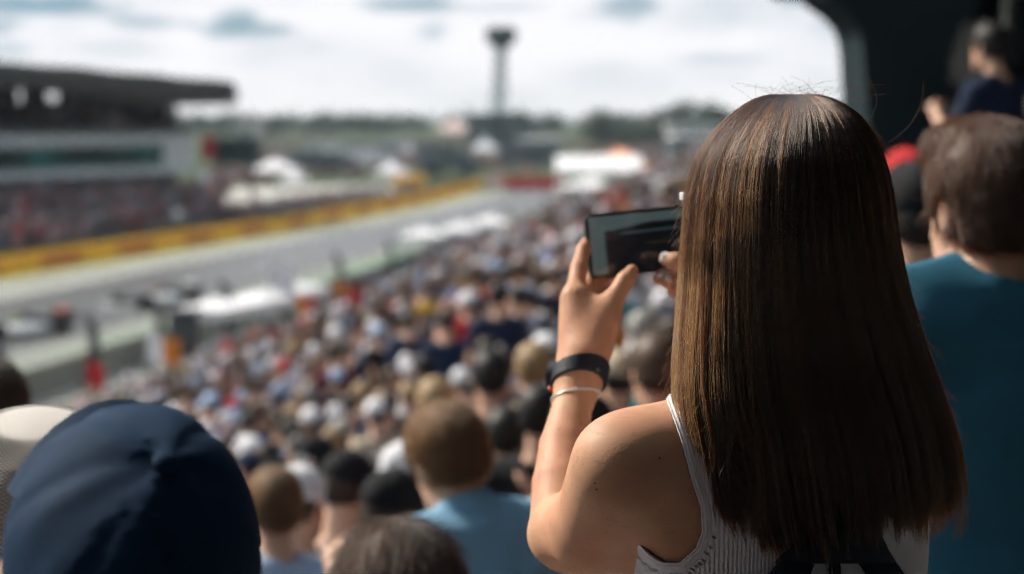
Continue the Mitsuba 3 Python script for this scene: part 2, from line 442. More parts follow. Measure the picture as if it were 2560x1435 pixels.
MOLES = [P(1490, 1216, 1.80), P(1486, 1200, 1.80), P(1645, 1136, 1.80), P(1509, 1265, 1.87)]
def woman_skin(p, n, uv):
    a = fbm(p.x * 34, p.y * 34, p.z * 34, 3)
    pore = noise(p.x * 700, p.y * 700, p.z * 700)
    blotch = smoothstep(0.35, 0.75, fbm(p.x * 14 + 3, p.y * 14, p.z * 14, 3))
    freckle = smoothstep(0.80, 0.92, noise(p.x * 210 + 7, p.y * 210, p.z * 210)) * 0.13
    c = mix(mi.Color3f(0.54, 0.295, 0.18), mi.Color3f(0.52, 0.25, 0.155), blotch) * (0.80 + 0.32 * a + 0.10 * pore - freckle)
    for m, r in zip(MOLES, (0.0011, 0.0008, 0.0011, 0.0006)):
        q = dr.sqrt(dr.square(p.x - float(m[0])) + dr.square(p.z - float(m[2])))
        c = mix(c, mi.Color3f(0.22, 0.09, 0.055), 1 - smoothstep(r * 0.6, r * 1.5, q))
    return c
def pores(p, n, uv):
    a = noise(p.x * 760, p.y * 760, p.z * 760)
    b = noise(p.x * 1500 + 5, p.y * 1500, p.z * 1500)
    return 0.00020 * a + 0.00008 * b
mat('woman_skin', {'type': 'twosided', 'bsdf': {'type': 'bumpmap', 'arbitrary': proc(pores, 4e-4), 'scale': 1.0,
    'bsdf': {'type': 'principled', 'base_color': proc(woman_skin), 'roughness': 0.55, 'specular': 0.32, 'sheen': 0.15}}})
obj('body', ply(body, 'bsdf_woman_skin', True), WOMAN)

# eyes and nails
pmat('eye_white', (0.7, 0.68, 0.65), 0.2)
pmat('nail', (0.82, 0.72, 0.70), 0.22, 0.6)
for sx in (-1, 1):
    e = trimesh.creation.icosphere(2, 0.0115); e.apply_translation(HC + HR @ (np.array([0.031 * sx, 0.079, 0.0]) * 0.90))
    obj('eye', ply(e, 'bsdf_eye_white', True), WOMAN)
def nail(a, b, out, r):
    """a nail lying on the finger that ends at b coming from a, facing out"""
    z = (b - a) / np.linalg.norm(b - a); o = out - z * (out @ z); o /= np.linalg.norm(o); x = np.cross(o, z)
    u, v = np.meshgrid(np.linspace(-1, 1, 9), np.linspace(-1, 1, 9))
    th = u * 0.95
    w = np.sqrt(np.clip(1 - np.abs(v) ** 4, 0.05, 1))
    pts = b + z * (v[..., None] * r * 0.95) + x * (np.sin(th) * r * w)[..., None] + o * ((np.cos(th) * r) + 0.0012 - (v > 0.6) * 0.0006)[..., None]
    return thicken(grid_mesh(pts), 0.0006)
CAMW = np.array([0, -1.0, 0.35])
obj('fingernail', ply(nail(hL(1690, 655, 2.262), hL(1668, 648, 2.266), CAMW, 0.0080), 'bsdf_nail', True), WOMAN)
obj('fingernail', ply(nail(hL(1672, 672, 2.325), hL(1650, 700, 2.297), CAMW, 0.0068), 'bsdf_nail', True), WOMAN)
obj('fingernail', ply(nail(hL(1690, 688, 2.305), hL(1666, 705, 2.283), CAMW, 0.0062), 'bsdf_nail', True), WOMAN)

# ------------------------------------------------------------------ tank top: a skin of the torso cut at straps, armholes and neck
def off_f(p): return smin(tf(p), lf(p), 0.04) - 0.0042
tt = nets(off_f, (-0.0, 1.7, 8.05), (0.56, 2.12, 8.86), 0.0032)
v = tt.vertices
def px_of(v):
    """local coordinates of the garment pattern: across and up, in pixels of the pattern drawn at the back"""
    return 1280 + v[:, 0] * FPX / 1.83, v[:, 2]
def zpx(py): return P(0, py, 1.83)[2]
from shapely import contains_xy, distance as shp_distance, points as shp_points
armL_poly = Polygon([(x, zpx(y)) for x, y in [(1400, 900), (1662, 960), (1668, 1010), (1695, 1090), (1718, 1180), (1742, 1250), (1746, 1310), (1732, 1352), (1695, 1392), (1655, 1398), (1622, 1384), (1600, 1362), (1560, 1300), (1300, 1300)]])
armR_poly = Polygon([(x, zpx(y)) for x, y in [(2700, 900), (2260, 960), (2255, 1010), (2235, 1080), (2222, 1130), (2240, 1165), (2290, 1180), (2350, 1165), (2450, 1100), (2700, 1050)]])
neck_poly = Polygon([(x, zpx(y)) for x, y in [(1750, 900), (1752, 1010), (1800, 1090), (1880, 1140), (1965, 1155), (2060, 1130), (2140, 1080), (2185, 1000), (2185, 900)]])
def signed(poly, x, z):
    w = np.array(poly.exterior.coords); s = np.array([1 / (FPX / 1.83), 1.0])
    from shapely import affinity
    q = affinity.scale(poly, s[0], 1, origin=(0, 0))
    pts = shp_points(x * s[0], z)
    d = shp_distance(q.exterior, pts)
    return np.where(contains_xy(q, x * s[0], z), -d, d)
gx, gz = px_of(v)
front = np.clip(((v - X(1950, 1100, 1.885)) @ TR)[:, 1] / 0.03, 0, 1)
gx = gx - 55 * front * (gx < 1960) + 30 * front * (gx > 1960)
val = np.minimum.reduce([signed(armL_poly, gx, gz), signed(armR_poly, gx, gz), signed(neck_poly, gx, gz), (v[:, 2] - 8.085)])
top = cut(tt, np.clip(val, -0.05, 0.05))
wx, wz = px_of(top.vertices)
edge = np.minimum.reduce([signed(armL_poly, wx, wz), signed(armR_poly, wx, wz), signed(neck_poly, wx, wz)])
n = meshkit.arrays(top, True)[2]
bind = np.exp(-((edge - 0.004) / 0.0035) ** 2)                      # the bound edge stands a little proud
topv = top.vertices + n * (0.0014 * bind)[:, None]
top_m = thicken(trimesh.Trimesh(topv, top.faces, process=False), 0.0022)
# ribs follow the edge near the armhole and run down the back elsewhere: the garment's own (u, v)
arm_d = np.minimum(signed(armL_poly, wx, wz), signed(armR_poly, wx, wz))
loc = (top.vertices - X(1950, 1400, 1.915)) @ TR
ucoord = np.arctan2(loc[:, 0], -loc[:, 1]) * 0.125
mixw = np.clip((arm_d - 0.006) / 0.012, 0, 1)
uvr = np.stack([np.where(arm_d < 0.013, arm_d, ucoord), loc[:, 2]], 1)
uvr = np.vstack([uvr, uvr])
def ribs(p, n, uv):
    return 0.00055 * dr.sin(uv.x * (2 * math.pi / 0.0036)) + 0.0001 * noise(p.x * 900, p.y * 900, p.z * 900)
def knit(p, n, uv):
    r = 0.5 + 0.5 * dr.sin(uv.x * (2 * math.pi / 0.0036))
    return mi.Color3f(0.80, 0.775, 0.80) * (0.93 + 0.07 * r) * (0.94 + 0.1 * fbm(p.x * 90, p.y * 90, p.z * 90, 2))
mat('tank_top', {'type': 'twosided', 'bsdf': {'type': 'bumpmap', 'arbitrary': proc(ribs, 3e-4), 'scale': 1.0,
    'bsdf': {'type': 'principled', 'base_color': proc(knit), 'roughness': 0.8, 'specular': 0.2, 'sheen': 0.3}}})
obj('tank_top', ply(top_m, 'bsdf_tank_top', True, uv=uvr), WOMAN)

# jeans below the frame
pmat('denim', (0.06, 0.085, 0.14), 0.8)
def jeans_f(p): return smin(lf(p), ell(X(1945, 1990, 1.925), (0.155, 0.112, 0.13), TR)(p), 0.08) - 0.012
jeans = nets(jeans_f, (-0.02, 1.6, 7.30), (0.62, 2.25, 8.4), 0.012)
jm = cut(jeans, np.minimum(jeans.vertices[:, 2] - 7.36, 8.2 - jeans.vertices[:, 2]))
obj('jeans', ply(thicken(jm, 0.004), 'bsdf_denim', True), WOMAN)

# ------------------------------------------------------------------ her hair
def sil(tab):
    a = np.array(tab, float)
    return lambda y: np.interp(y, a[:, 0], a[:, 1])
Lsil = sil([(232, 1985), (236, 1925), (243, 1893), (260, 1862), (285, 1828), (315, 1796), (350, 1766), (400, 1737), (450, 1721), (500, 1712), (600, 1704), (700, 1697), (800, 1691), (900, 1684), (980, 1682), (1040, 1690), (1100, 1704), (1200, 1722), (1300, 1745), (1400, 1780)])
Rsil = sil([(232, 1985), (236, 2045), (243, 2078), (260, 2112), (285, 2148), (315, 2172), (350, 2193), (400, 2213), (450, 2227), (500, 2235), (600, 2247), (700, 2266), (800, 2292), (900, 2324), (1000, 2356), (1100, 2385), (1150, 2394), (1250, 2402), (1400, 2400)])
Dc = sil([(232, 1.852), (600, 1.862), (850, 1.862), (1000, 1.866), (1150, 1.872), (1400, 1.885)])           # depth of the outline
Db = sil([(232, 0.0), (243, 0.030), (260, 0.052), (285, 0.072), (315, 0.086), (350, 0.097), (400, 0.108), (500, 0.118), (600, 0.120), (750, 0.108), (900, 0.100), (1000, 0.106), (1100, 0.108), (1250, 0.106), (1400, 0.104)])
Tip = sil([(1690, 1180), (1710, 1240), (1740, 1262), (1770, 1285), (1800, 1310), (1850, 1305), (1900, 1350), (1930, 1360), (1960, 1330), (2000, 1342), (2100, 1330), (2200, 1303), (2300, 1296), (2325, 1275), (2345, 1245), (2400, 1225)])
def hair_point(phi, r, y):
    """phi: 0 right, pi/2 back (towards the viewer's side), pi left; y: pattern height in pixels"""
    l, rr = Lsil(y), Rsil(y)
    cx, hw = (l + rr) / 2, (rr - l) / 2
    lower = np.clip((y - 700) / 350, 0, 1)
    c, s = np.cos(phi), np.sin(phi)
    px = cx + hw * r * c
    s = np.where(s < 0, s * (1 - lower) + lower * 0.05 * s, s)
    d = Dc(y) - Db(y) * r * np.sign(s) * np.abs(s) ** (1 - 0.25 * lower)
    # turned a little with the body: the left side nearer
    d = d + lower * 0.035 * (px - 1975) / 350 * np.abs(c) ** 0.5
    return px, d
NS, NK = 36000, 26
cl = 760
cphi = rng.uniform(-0.62, math.pi + 0.62, cl); cr = rng.uniform(0.90, 0.985, cl)
cwid = rng.uniform(0.012, 0.05, cl); ctip = rng.normal(-8, 38, cl); cshift = rng.normal(0, 13, cl); cdrift = rng.normal(0.10, 0.10, cl); camp = rng.uniform(0.02, 0.075, cl)
cw1, cw2 = rng.uniform(0, 6.28, cl), rng.uniform(0, 6.28, cl)
ci = rng.integers(0, cl, NS)
u = np.linspace(0, 1, NK)[None, :]
start = np.where(rng.random(NS) < 0.6, 0, rng.uniform(0, 0.14, NS))[:, None]
dphi = rng.normal(0, 1, NS)
inside = rng.random(NS) < 0.35
wid = cwid[ci][:, None] * (1.25 - 0.55 * u - 0.55 * np.clip((u - 0.8) / 0.2, 0, 1))
swing = 0.012 * np.sin(cw1[ci][:, None] + 5 * u) * u + 0.006 * np.sin(cw2[ci][:, None] + 11 * u) * u
phi = cphi[ci][:, None] + dphi[:, None] * wid + swing
side = np.clip((cphi[ci] - math.pi / 2) / 0.8, -0.7, 1)[:, None]
phi = phi + side * cdrift[ci][:, None] * (u - 0.25) * np.where(np.abs(phi - math.pi / 2) < 1.5, 1, 0.2)
rr_ = cr[ci][:, None] + camp[ci][:, None] * (np.exp(-0.5 * dphi[:, None] ** 2) - 0.6) + rng.normal(0, 0.006, NS)[:, None]
rr_ = np.where(inside[:, None], rr_ - 0.05, rr_)
px_tip, _ = hair_point(phi[:, -1:], rr_[:, -1:], np.full((NS, 1), 1280.0))
ytip = Tip(px_tip) + ctip[ci][:, None] + rng.normal(0, 9, NS)[:, None] - np.abs(rng.normal(0, 1, NS))[:, None] ** 2 * 12
frac = start + (1 - start) * (0.22 * u ** 2 + 0.78 * u ** 1.25) if False else (start + (1 - start) * u) ** 1.75
yy = 236 + (ytip - 236) * frac
rad_in = np.clip(1 - 0.10 * (1 - np.clip(u / 0.06, 0, 1)) * (start > 0), 0, 1)
hx, hd = hair_point(phi, rr_ * rad_in, yy)
# the locks part over the back so that the shirt shows
hx = hx + rng.normal(0, 1.2, (NS, NK)) * u + np.where(hx < 1800, np.abs(cshift[ci])[:, None], cshift[ci][:, None]) * (np.clip((u - 0.35) / 0.65, 0, 1) ** 1.5 + 0.6 * np.sin(7 * np.clip(u - 0.7, 0, 1)) * np.where(hx < 1800, 0.3, np.sin(cw1[ci])[:, None]))
gap = 34 * np.clip(1 - ((yy - 1190) / 105) ** 2, 0, 1) ** 0.7
off = hx - (1856 + (yy - 1190) * 0.05)
gapx = np.where((np.abs(off) < 90) & (np.sin(phi) > 0), np.sign(off) * gap * (1 - np.abs(off) / 90), 0)
hx = hx + gapx
hp = EYE + hd[..., None] * (FWD + np.array([1.0, 0, 0]) * ((hx - 1280) / FPX)[..., None] - UPV * ((yy - 717.5) / FPX)[..., None])
hrad = np.broadcast_to(rng.uniform(0.00013, 0.00024, NS)[:, None] * (1 - 0.55 * np.clip((u - 0.7) / 0.3, 0, 1)), (NS, NK)).copy()
# strands that stand off the head, thin and bent
NF = 520
fphi = np.where(rng.random(NF) < 0.5, rng.uniform(-0.5, 0.9, NF), rng.uniform(2.3, 3.7, NF))
fy0 = rng.uniform(245, 1150, NF)
fl = rng.uniform(40, 190, NF)
fu = np.linspace(0, 1, 8)[None]
fyy = fy0[:, None] + fl[:, None] * fu * rng.uniform(0.4, 1.0, NF)[:, None]
fr = 0.98 + (fu ** 1.6) * rng.uniform(0.03, 0.16, NF)[:, None] + 0.01 * np.sin(fu * 5 + rng.uniform(0, 6, NF)[:, None])
fx, fd = hair_point(fphi[:, None] + fu * rng.normal(0, 0.05, NF)[:, None], fr, fyy)
fp = EYE + fd[..., None] * (FWD + np.array([1.0, 0, 0]) * ((fx - 1280) / FPX)[..., None] - UPV * ((fyy - 717.5) / FPX)[..., None])
NC = 40                                     # short broken hairs over the crown
cx0 = rng.uniform(1880, 2110, NC); ty = rng.uniform(10, 50, NC); lean = rng.normal(15, 75, NC)
cu = np.linspace(0, 1, 8)[None]
cxx = cx0[:, None] + lean[:, None] * cu + 6 * np.sin(cu * 3 + rng.uniform(0, 6, NC)[:, None]) * cu
cy0 = np.interp(cx0, [1880, 1925, 1985, 2045, 2110], [252, 240, 236, 240, 262])
cyy = cy0[:, None] - ty[:, None] * np.sin(cu * rng.uniform(0.9, 1.9, NC)[:, None])
cp = np.stack([P(a, b, 1.845 + c) for a, b, c in zip(cxx.ravel(), cyy.ravel(), np.repeat(rng.normal(0, 0.02, NC), 8))]).reshape(NC, 8, 3)
def long_hair(pts, d=1.83):
    t = np.linspace(0, 1, 8); a = np.array(pts, float); s = np.linspace(0, 1, len(a))
    return np.stack([P(np.interp(q, s, a[:, 0]), np.interp(q, s, a[:, 1]), d) for q in t])
lp = np.stack([long_hair([(2190, 372), (2235, 350), (2275, 315), (2300, 270), (2308, 235), (2308, 205)]),
               long_hair([(2160, 310), (2185, 285), (2193, 255), (2188, 225), (2175, 200), (2160, 180)]),
               long_hair([(1745, 420), (1715, 405), (1700, 402), (1690, 404), (1682, 402), (1676, 400)], 1.86),
               long_hair([(1720, 520), (1705, 535), (1692, 540), (1680, 538), (1670, 535), (1664, 532)], 1.86)])
fp = np.concatenate([fp, cp, lp])
# single strands lying loose over the others, most on the sunny side
NO = 650
ophi = np.where(rng.random(NO) < 0.7, rng.uniform(1.75, 3.3, NO), rng.uniform(-0.2, 1.75, NO))
ou = np.linspace(0, 1, 14)[None]
oy0 = np.where(rng.random(NO) < 0.4, 238, rng.uniform(260, 700, NO))[:, None]; oy1 = np.minimum(oy0[:, 0] + rng.uniform(350, 1000, NO), rng.normal(1225, 50, NO))[:, None]
oyy = oy0 + (oy1 - oy0) * ou ** 1.4
odr = rng.normal(0.02, 0.10, NO)[:, None] * ou + 0.02 * np.sin(ou * 6 + rng.uniform(0, 6, NO)[:, None])
ox, od = hair_point(ophi[:, None] + odr, 0.985 + rng.uniform(0.0, 0.03, NO)[:, None] * (0.3 + ou) + np.zeros_like(oyy), oyy)
op = EYE + od[..., None] * (FWD + np.array([1.0, 0, 0]) * ((ox - 1280) / FPX)[..., None] - UPV * ((oyy - 717.5) / FPX)[..., None])
def strand_mat(name, sigma, lr=0.34, ar=0.42):
    return mat(name, {'type': 'hair', 'sigma_a': rgb(*sigma), 'longitudinal_roughness': lr, 'azimuthal_roughness': ar, 'scale_tilt': 2.5, 'int_ior': 1.5})
strand_mat('gold_hair', (0.14, 0.31, 0.62))  # paler pigment stands in for loose strands catching the sun
strand_mat('light_hair', (0.24, 0.50, 0.95))
strand_mat('dark_hair', (0.95, 1.6, 2.4))
strand_mat('brown_hair', (0.46, 0.88, 1.55))
tone = rng.choice(3, cl, p=[0.40, 0.36, 0.24])[ci]
tone = np.where(rng.random(NS) < 0.25, rng.choice(3, NS, p=[0.4, 0.35, 0.25]), tone)
obj('hair', curves('woman_hair', hp[tone == 0], hrad[tone == 0], 'bsdf_brown_hair'), WOMAN)
HAIR = WOMAN + '__hair'
obj('dark_strand', curves('woman_dark', hp[tone == 1], hrad[tone == 1], 'bsdf_dark_hair'), HAIR)
obj('light_strand', curves('woman_light', hp[tone == 2], hrad[tone == 2], 'bsdf_light_hair'), HAIR)
labels[HAIR] = {'kind': 'stuff'}
obj('stray_hair', curves('woman_stray', fp, np.full(fp.shape[:2], 0.00011), 'bsdf_brown_hair'), HAIR)
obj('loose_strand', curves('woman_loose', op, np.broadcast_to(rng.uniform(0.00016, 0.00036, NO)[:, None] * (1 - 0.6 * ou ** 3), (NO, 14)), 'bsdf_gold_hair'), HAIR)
for q_ in ('stray_hair', 'loose_strand', 'dark_strand', 'light_strand'): labels[HAIR + '__' + q_] = {'kind': 'stuff'}
# what lies under the outer locks
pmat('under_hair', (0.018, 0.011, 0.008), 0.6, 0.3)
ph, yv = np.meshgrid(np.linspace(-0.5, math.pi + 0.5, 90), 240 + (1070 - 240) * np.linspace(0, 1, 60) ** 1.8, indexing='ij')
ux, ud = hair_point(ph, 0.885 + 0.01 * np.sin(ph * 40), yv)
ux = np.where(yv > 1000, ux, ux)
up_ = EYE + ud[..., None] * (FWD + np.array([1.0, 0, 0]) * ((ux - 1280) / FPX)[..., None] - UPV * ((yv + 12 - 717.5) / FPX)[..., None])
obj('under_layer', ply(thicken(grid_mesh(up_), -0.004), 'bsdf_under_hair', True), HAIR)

# ------------------------------------------------------------------ phone
PHONE = thing('phone', 'black smartphone held sideways by the woman, screen showing the view she films', 'phone')
pn = np.array([0.20, -0.975, 0.07]); pn /= np.linalg.norm(pn)
pxv = np.array([math.cos(0.21) , 0.21, 0.083]); pxv -= pn * (pxv @ pn); pxv /= np.linalg.norm(pxv)
pyv = np.cross(pn, pxv)
PM = np.stack([pxv, pyv, pn], 1)             # right, up, towards her
PC = P(1628, 601, 2.305)
pmat('phone_case', (0.012, 0.014, 0.016), 0.32, 0.5)
pmat('phone_glass', (0.008, 0.009, 0.01), 0.06, 0.6)
W_, H_, D_ = 0.160, 0.0775, 0.0088
def rrect(w, h, r, n=10):
    from shapely.geometry import box as sbox
    return sbox(-w / 2 + r, -h / 2 + r, w / 2 - r, h / 2 - r).buffer(r, quad_segs=n)
def slab(poly, z0, z1, ch=0.0):
    if ch:
        def ext(pl, h):
            m = trimesh.creation.extrude_polygon(pl, h, engine='earcut'); m.merge_vertices()
            return manifold3d.Manifold(manifold3d.Mesh(np.asarray(m.vertices, np.float32), np.asarray(m.faces, np.uint32)))
        parts = [ext(poly.buffer(-ch * (1 - math.sin(t)) - 1e-7).simplify(1e-6), (z1 - z0) - 2 * ch * (1 - math.cos(t))).translate([0, 0, z0 + ch * (1 - math.cos(t))]) for t in np.linspace(0.01, math.pi / 2, 5)]
        m = manifold3d.Manifold.batch_boolean(parts, manifold3d.OpType.Add).to_mesh()
        return trimesh.Trimesh(np.array(m.vert_properties[:, :3]), np.array(m.tri_verts), process=False)
    m = trimesh.creation.extrude_polygon(poly, z1 - z0, engine='earcut'); m.apply_translation([0, 0, z0]); return m
def put(m): return trimesh.Trimesh(m.vertices @ PM.T + PC, m.faces, process=False)
obj('case', ply(put(slab(rrect(W_, H_, 0.0095), -D_, 0.0, 0.0028)), 'bsdf_phone_case', 25), PHONE)
obj('glass_front', ply(put(slab(rrect(W_ - 0.0045, H_ - 0.0045, 0.0075), 0.0002, 0.0008)), 'bsdf_phone_glass', False), PHONE)
SW, SH = W_ - 0.0085, H_ - 0.0085
sm = grid_mesh(np.stack(np.meshgrid(np.linspace(-SW / 2, SW / 2, 2), np.linspace(-SH / 2, SH / 2, 2), indexing='ij') + (np.full((2, 2), 0.00105),), -1))
suv = np.stack([sm.vertices[:, 0] / SW + 0.5, sm.vertices[:, 1] / SH + 0.5], 1)
if sm.face_normals[0][2] < 0: sm.invert()
def screen(p, n, uv):
    x, y = uv.x, uv.y
    sky_ = mi.Color3f(0.070, 0.098, 0.10)
    dark = mi.Color3f(0.0035, 0.005, 0.007)
    edge_x = smoothstep(0.10, 0.145, x)
    roof = 0.74 + 0.10 * smoothstep(0.12, 0.55, x)
    below = 1 - smoothstep(roof - 0.035, roof + 0.03, y)
    c = mix(sky_, dark, edge_x * below)
    c = mix(c, mi.Color3f(0.030, 0.045, 0.055), (1 - smoothstep(0.010, 0.035, dr.abs(y - 0.66 - 0.04 * x))) * smoothstep(0.22, 0.3, x) * (1 - smoothstep(0.72, 0.85, x)))
    c = mix(c, mi.Color3f(0.026, 0.022, 0.006), (1 - smoothstep(0.01, 0.03, dr.abs(y - 0.47))) * smoothstep(0.42, 0.5, x) * (1 - smoothstep(0.75, 0.8, x)) * 0.8)
    crowd_ = noise(x * 60, y * 34)
    c = mix(c, mi.Color3f(0.016, 0.013, 0.02), edge_x * (1 - smoothstep(0.5, 0.6, y)) * smoothstep(0.55, 0.9, crowd_) * 0.8)
    c = mix(c, mi.Color3f(0.06, 0.008, 0.02), (1 - smoothstep(0.01, 0.022, dr.sqrt(dr.square(x - 0.16) + dr.square((y - 0.61) * 0.5)))) * 0.6)
    return c * 0.13
obj('screen', {**ply(put(sm), {'type': 'principled', 'base_color': rgb(0.008, 0.008, 0.009), 'roughness': 0.12}, False, uv=suv), 'emitter': {'type': 'area', 'radiance': proc(screen)}}, PHONE)
pmat('lens', (0.01, 0.01, 0.015), 0.05, 0.7)
for k in range(2):
    lens = trimesh.creation.cylinder(0.0055, 0.002, sections=20); lens.apply_translation([0.062, 0.022 - 0.016 * k, -D_ - 0.0009])
    obj('camera_lens', ply(put(lens), 'bsdf_lens', 30), PHONE)

# ------------------------------------------------------------------ watch and bracelet
def ring(c, ax, half, thick, gap=0.0006, n=64, side=np.array([1.0, 0, 0])):
    """a band about the wrist that follows the arm's own section: c centre, ax the band's axis"""
    ax = ax / np.linalg.norm(ax); s = side - ax * (side @ ax); s /= np.linalg.norm(s); t = np.cross(ax, s)
    a = np.linspace(0, 2 * np.pi, n, endpoint=False)
    dirs = np.outer(np.cos(a), s) + np.outer(np.sin(a), t)
    rr = np.linspace(0.008, 0.05, 170)
    R0 = []
    for h in (-half, 0, half):
        d = af((c + ax * h + dirs[:, None] * rr[None, :, None]).reshape(-1, 3)).reshape(n, -1)
        R0.append(rr[np.argmax(d > 0, 1)])
    R0 = [np.convolve(np.r_[r[-6:], r, r[:6]], np.ones(7) / 7, 'same')[6:-6] + gap for r in R0]
    prof = [(-half, 0.0), (-half * 0.92, thick), (0, thick), (half * 0.92, thick), (half, 0.0), (half * 0.9, -0.0005), (0, -0.0005), (-half * 0.9, -0.0005)]
    vs = []
    for h, o in prof:
        r = np.array([np.interp(h, (-half, 0, half), q) for q in np.array(R0).T]) + o
        vs.append(c + ax * h + dirs * r[:, None])
    vs = np.stack(vs, 1)
    k = len(prof); i = np.arange(n)[:, None] * k + np.arange(k)[None]; j = np.roll(i, -1, 0)
    q = np.stack([i, j, np.roll(j, -1, 1), np.roll(i, -1, 1)], -1).reshape(-1, 4)
    m = trimesh.Trimesh(vs.reshape(-1, 3), np.vstack([q[:, [0, 1, 2]], q[:, [0, 2, 3]]]), process=False)
    if m.volume < 0: m.invert()
    return m
armdir = Lw - Lfm; armdir /= np.linalg.norm(armdir)
RIGHT = np.array([1.0, 0, 0])
WATCH = thing('wristwatch', 'dark wristwatch with rubber strap on the raised left wrist of the woman', 'watch')
wc = P(1446, 942, 2.196)
tilt = armdir - RIGHT * 0.21
tilt /= np.linalg.norm(tilt)
pmat('watch_strap', (0.010, 0.016, 0.030), 0.55, 0.35)
pmat('steel', (0.75, 0.75, 0.76), 0.22, 0.5, 0.95)
pmat('red_button', (0.55, 0.06, 0.02), 0.3)
obj('strap', ply(ring(wc, tilt, 0.0088, 0.0028), 'bsdf_watch_strap', 40), WATCH)
wl = -RIGHT + tilt * (RIGHT @ tilt); wl /= np.linalg.norm(wl)
wl = wl * 0.92 + np.array([0, 0.38, 0]); wl /= np.linalg.norm(wl)
wt = np.cross(tilt, wl); wt /= np.linalg.norm(wt)
wz = np.cross(wl, wt); WR = np.stack([wt, wz, wl], 1)
case = slab(Polygon(rrect(0.036, 0.036, 0.0178).exterior), 0, 0.0105, 0.002)
wcase = wc + wl * 0.0235
def putw(m): return trimesh.Trimesh(m.vertices @ WR.T + wcase, m.faces, process=False)
obj('case', ply(putw(case), 'bsdf_watch_strap', 30), WATCH)
face = trimesh.creation.cylinder(0.0145, 0.0006, sections=40); face.apply_translation([0, 0, 0.0107])
obj('dial', ply(putw(face), 'bsdf_phone_glass', 30), WATCH)
for nm, s, m_ in (('crown', 1, 'steel'), ('button', -1, 'red_button')):
    c = rod([0.002, s * 0.0165, 0.005], [0.002, s * 0.0215, 0.005], 0.0030, 16)
    obj(nm, ply(putw(c), 'bsdf_' + m_, 30), WATCH)
bk = rod(P(1490, 926, 2.178), P(1497, 924, 2.176), 0.0022, 12)
obj('buckle_pin', ply(bk, 'bsdf_steel', 30), WATCH)
BRACE = thing('bracelet', 'thin silver bracelet on the left wrist of the woman just below the watch', 'bracelet')
b2 = armdir - RIGHT * 0.35 - np.array([0, 0.30, 0]); b2 /= np.linalg.norm(b2)
pmat('silver_cord', (0.72, 0.70, 0.70), 0.35, 0.5, 0.3)
obj('chain', ply(ring(P(1441, 992, 2.185), b2, 0.0012, 0.0018, 0.0003), 'bsdf_silver_cord', True), BRACE)

# ------------------------------------------------------------------ glasses
GL = thing('glasses', 'white framed sunglasses worn by the woman, one hinge end showing past her hair', 'glasses')
pmat('white_frame', (0.78, 0.77, 0.80), 0.3, 0.5)
pmat('dark_lens', (0.02, 0.02, 0.022), 0.08, 0.6)
gO = HC + HR @ np.array([0, 0, 0.018])
def gl(x, y, z): return gO + HR @ np.array([x, y, z])
for sx in (-1, 1):
    lensp = trimesh.creation.extrude_polygon(rrect(0.052, 0.036, 0.014), 0.0016, engine='earcut')
    q = np.stack([lensp.vertices[:, 0] + sx * 0.033, 0.104 + lensp.vertices[:, 2] - 0.25 * (lensp.vertices[:, 0] / 0.05) ** 2 * 0.01, lensp.vertices[:, 1] - 0.006], 1)
    obj('lens', ply(trimesh.Trimesh(q @ HR.T + gO, lensp.faces, process=False), 'bsdf_dark_lens', 30), GL)
    outer, inner = rrect(0.059, 0.043, 0.017), rrect(0.050, 0.034, 0.013)
    fr = trimesh.creation.extrude_polygon(outer.difference(inner), 0.0042, engine='earcut')
    q = np.stack([fr.vertices[:, 0] + sx * 0.033, 0.1025 + fr.vertices[:, 2], fr.vertices[:, 1] - 0.006], 1)
    obj('rim', ply(trimesh.Trimesh(q @ HR.T + gO, fr.faces, process=False), 'bsdf_white_frame', False), GL)
    obj('temple', ply(cat(beam(gl(sx * 0.071, 0.088, 0.006), gl(sx * 0.080, -0.02, 0.004), 0.003, 0.007), beam(gl(sx * 0.080, -0.02, 0.004), gl(sx * 0.079, -0.05, -0.018), 0.003, 0.006)), 'bsdf_white_frame', False), GL)
    hinge = rbox(gl(sx * 0.0685, 0.098, 0.006), (0.012, 0.011, 0.0085), 0.0015, 8, HR)
    obj('hinge', ply(hinge, 'bsdf_white_frame', 30), GL)
    obj('rivet', ply(rbox(gl(sx * 0.0685, 0.0915, 0.006), (0.0035, 0.0035, 0.005), 0.0007, 8, HR), 'bsdf_steel', 30), GL + '__hinge' + ('' if sx < 0 else '_001'))
obj('bridge', ply(rbox(gl(0, 0.105, 0.0), (0.014, 0.005, 0.006), 0.0015, 8, HR), 'bsdf_white_frame', 30), GL)

# ------------------------------------------------------------------ backpack low on her back
PACK = thing('backpack', 'dark navy backpack yoke hanging low on the back of the woman over her white top', 'backpack')
def weave(p, n, uv): return mi.Color3f(0.012, 0.017, 0.028) * (0.7 + 0.6 * noise(p.x * 600, p.y * 600, p.z * 600))
pmat('pack', proc(weave), 0.75, 0.25)
def on_back(px, py):
    """where the pattern point lies on her back"""
    lo, hi = 1.70, 1.95
    d = np.linspace(lo, hi, 120)
    pts = np.stack([P(px, py, q) for q in d]); f = off_f(pts)
    k = int(np.argmax(f < 0)) if (f < 0).any() else 60
    return P(px, py, d[k] - 0.004)
def pack_panel(rows, t=0.007):
    X_ = []
    for y, l, r in rows:
        X_.append([on_back(q, y) for q in np.linspace(l, r, 14)])
    m = grid_mesh(np.array(X_))
    if (m.face_normals[:, 1]).mean() > 0: m.invert()
    m.vertices -= np.array([0, t, 0])
    return thicken(m, t + 0.004)
obj('yoke', ply(pack_panel([(1235, 2075, 2120), (1290, 2015, 2180), (1330, 2000, 2200), (1370, 1970, 2218), (1405, 1945, 2240)]), 'bsdf_pack', True), PACK)
obj('strap', ply(pack_panel([(1406, 1944, 2034), (1440, 1918, 2020), (1500, 1880, 1990), (1580, 1830, 1950)]), 'bsdf_pack', True), PACK)
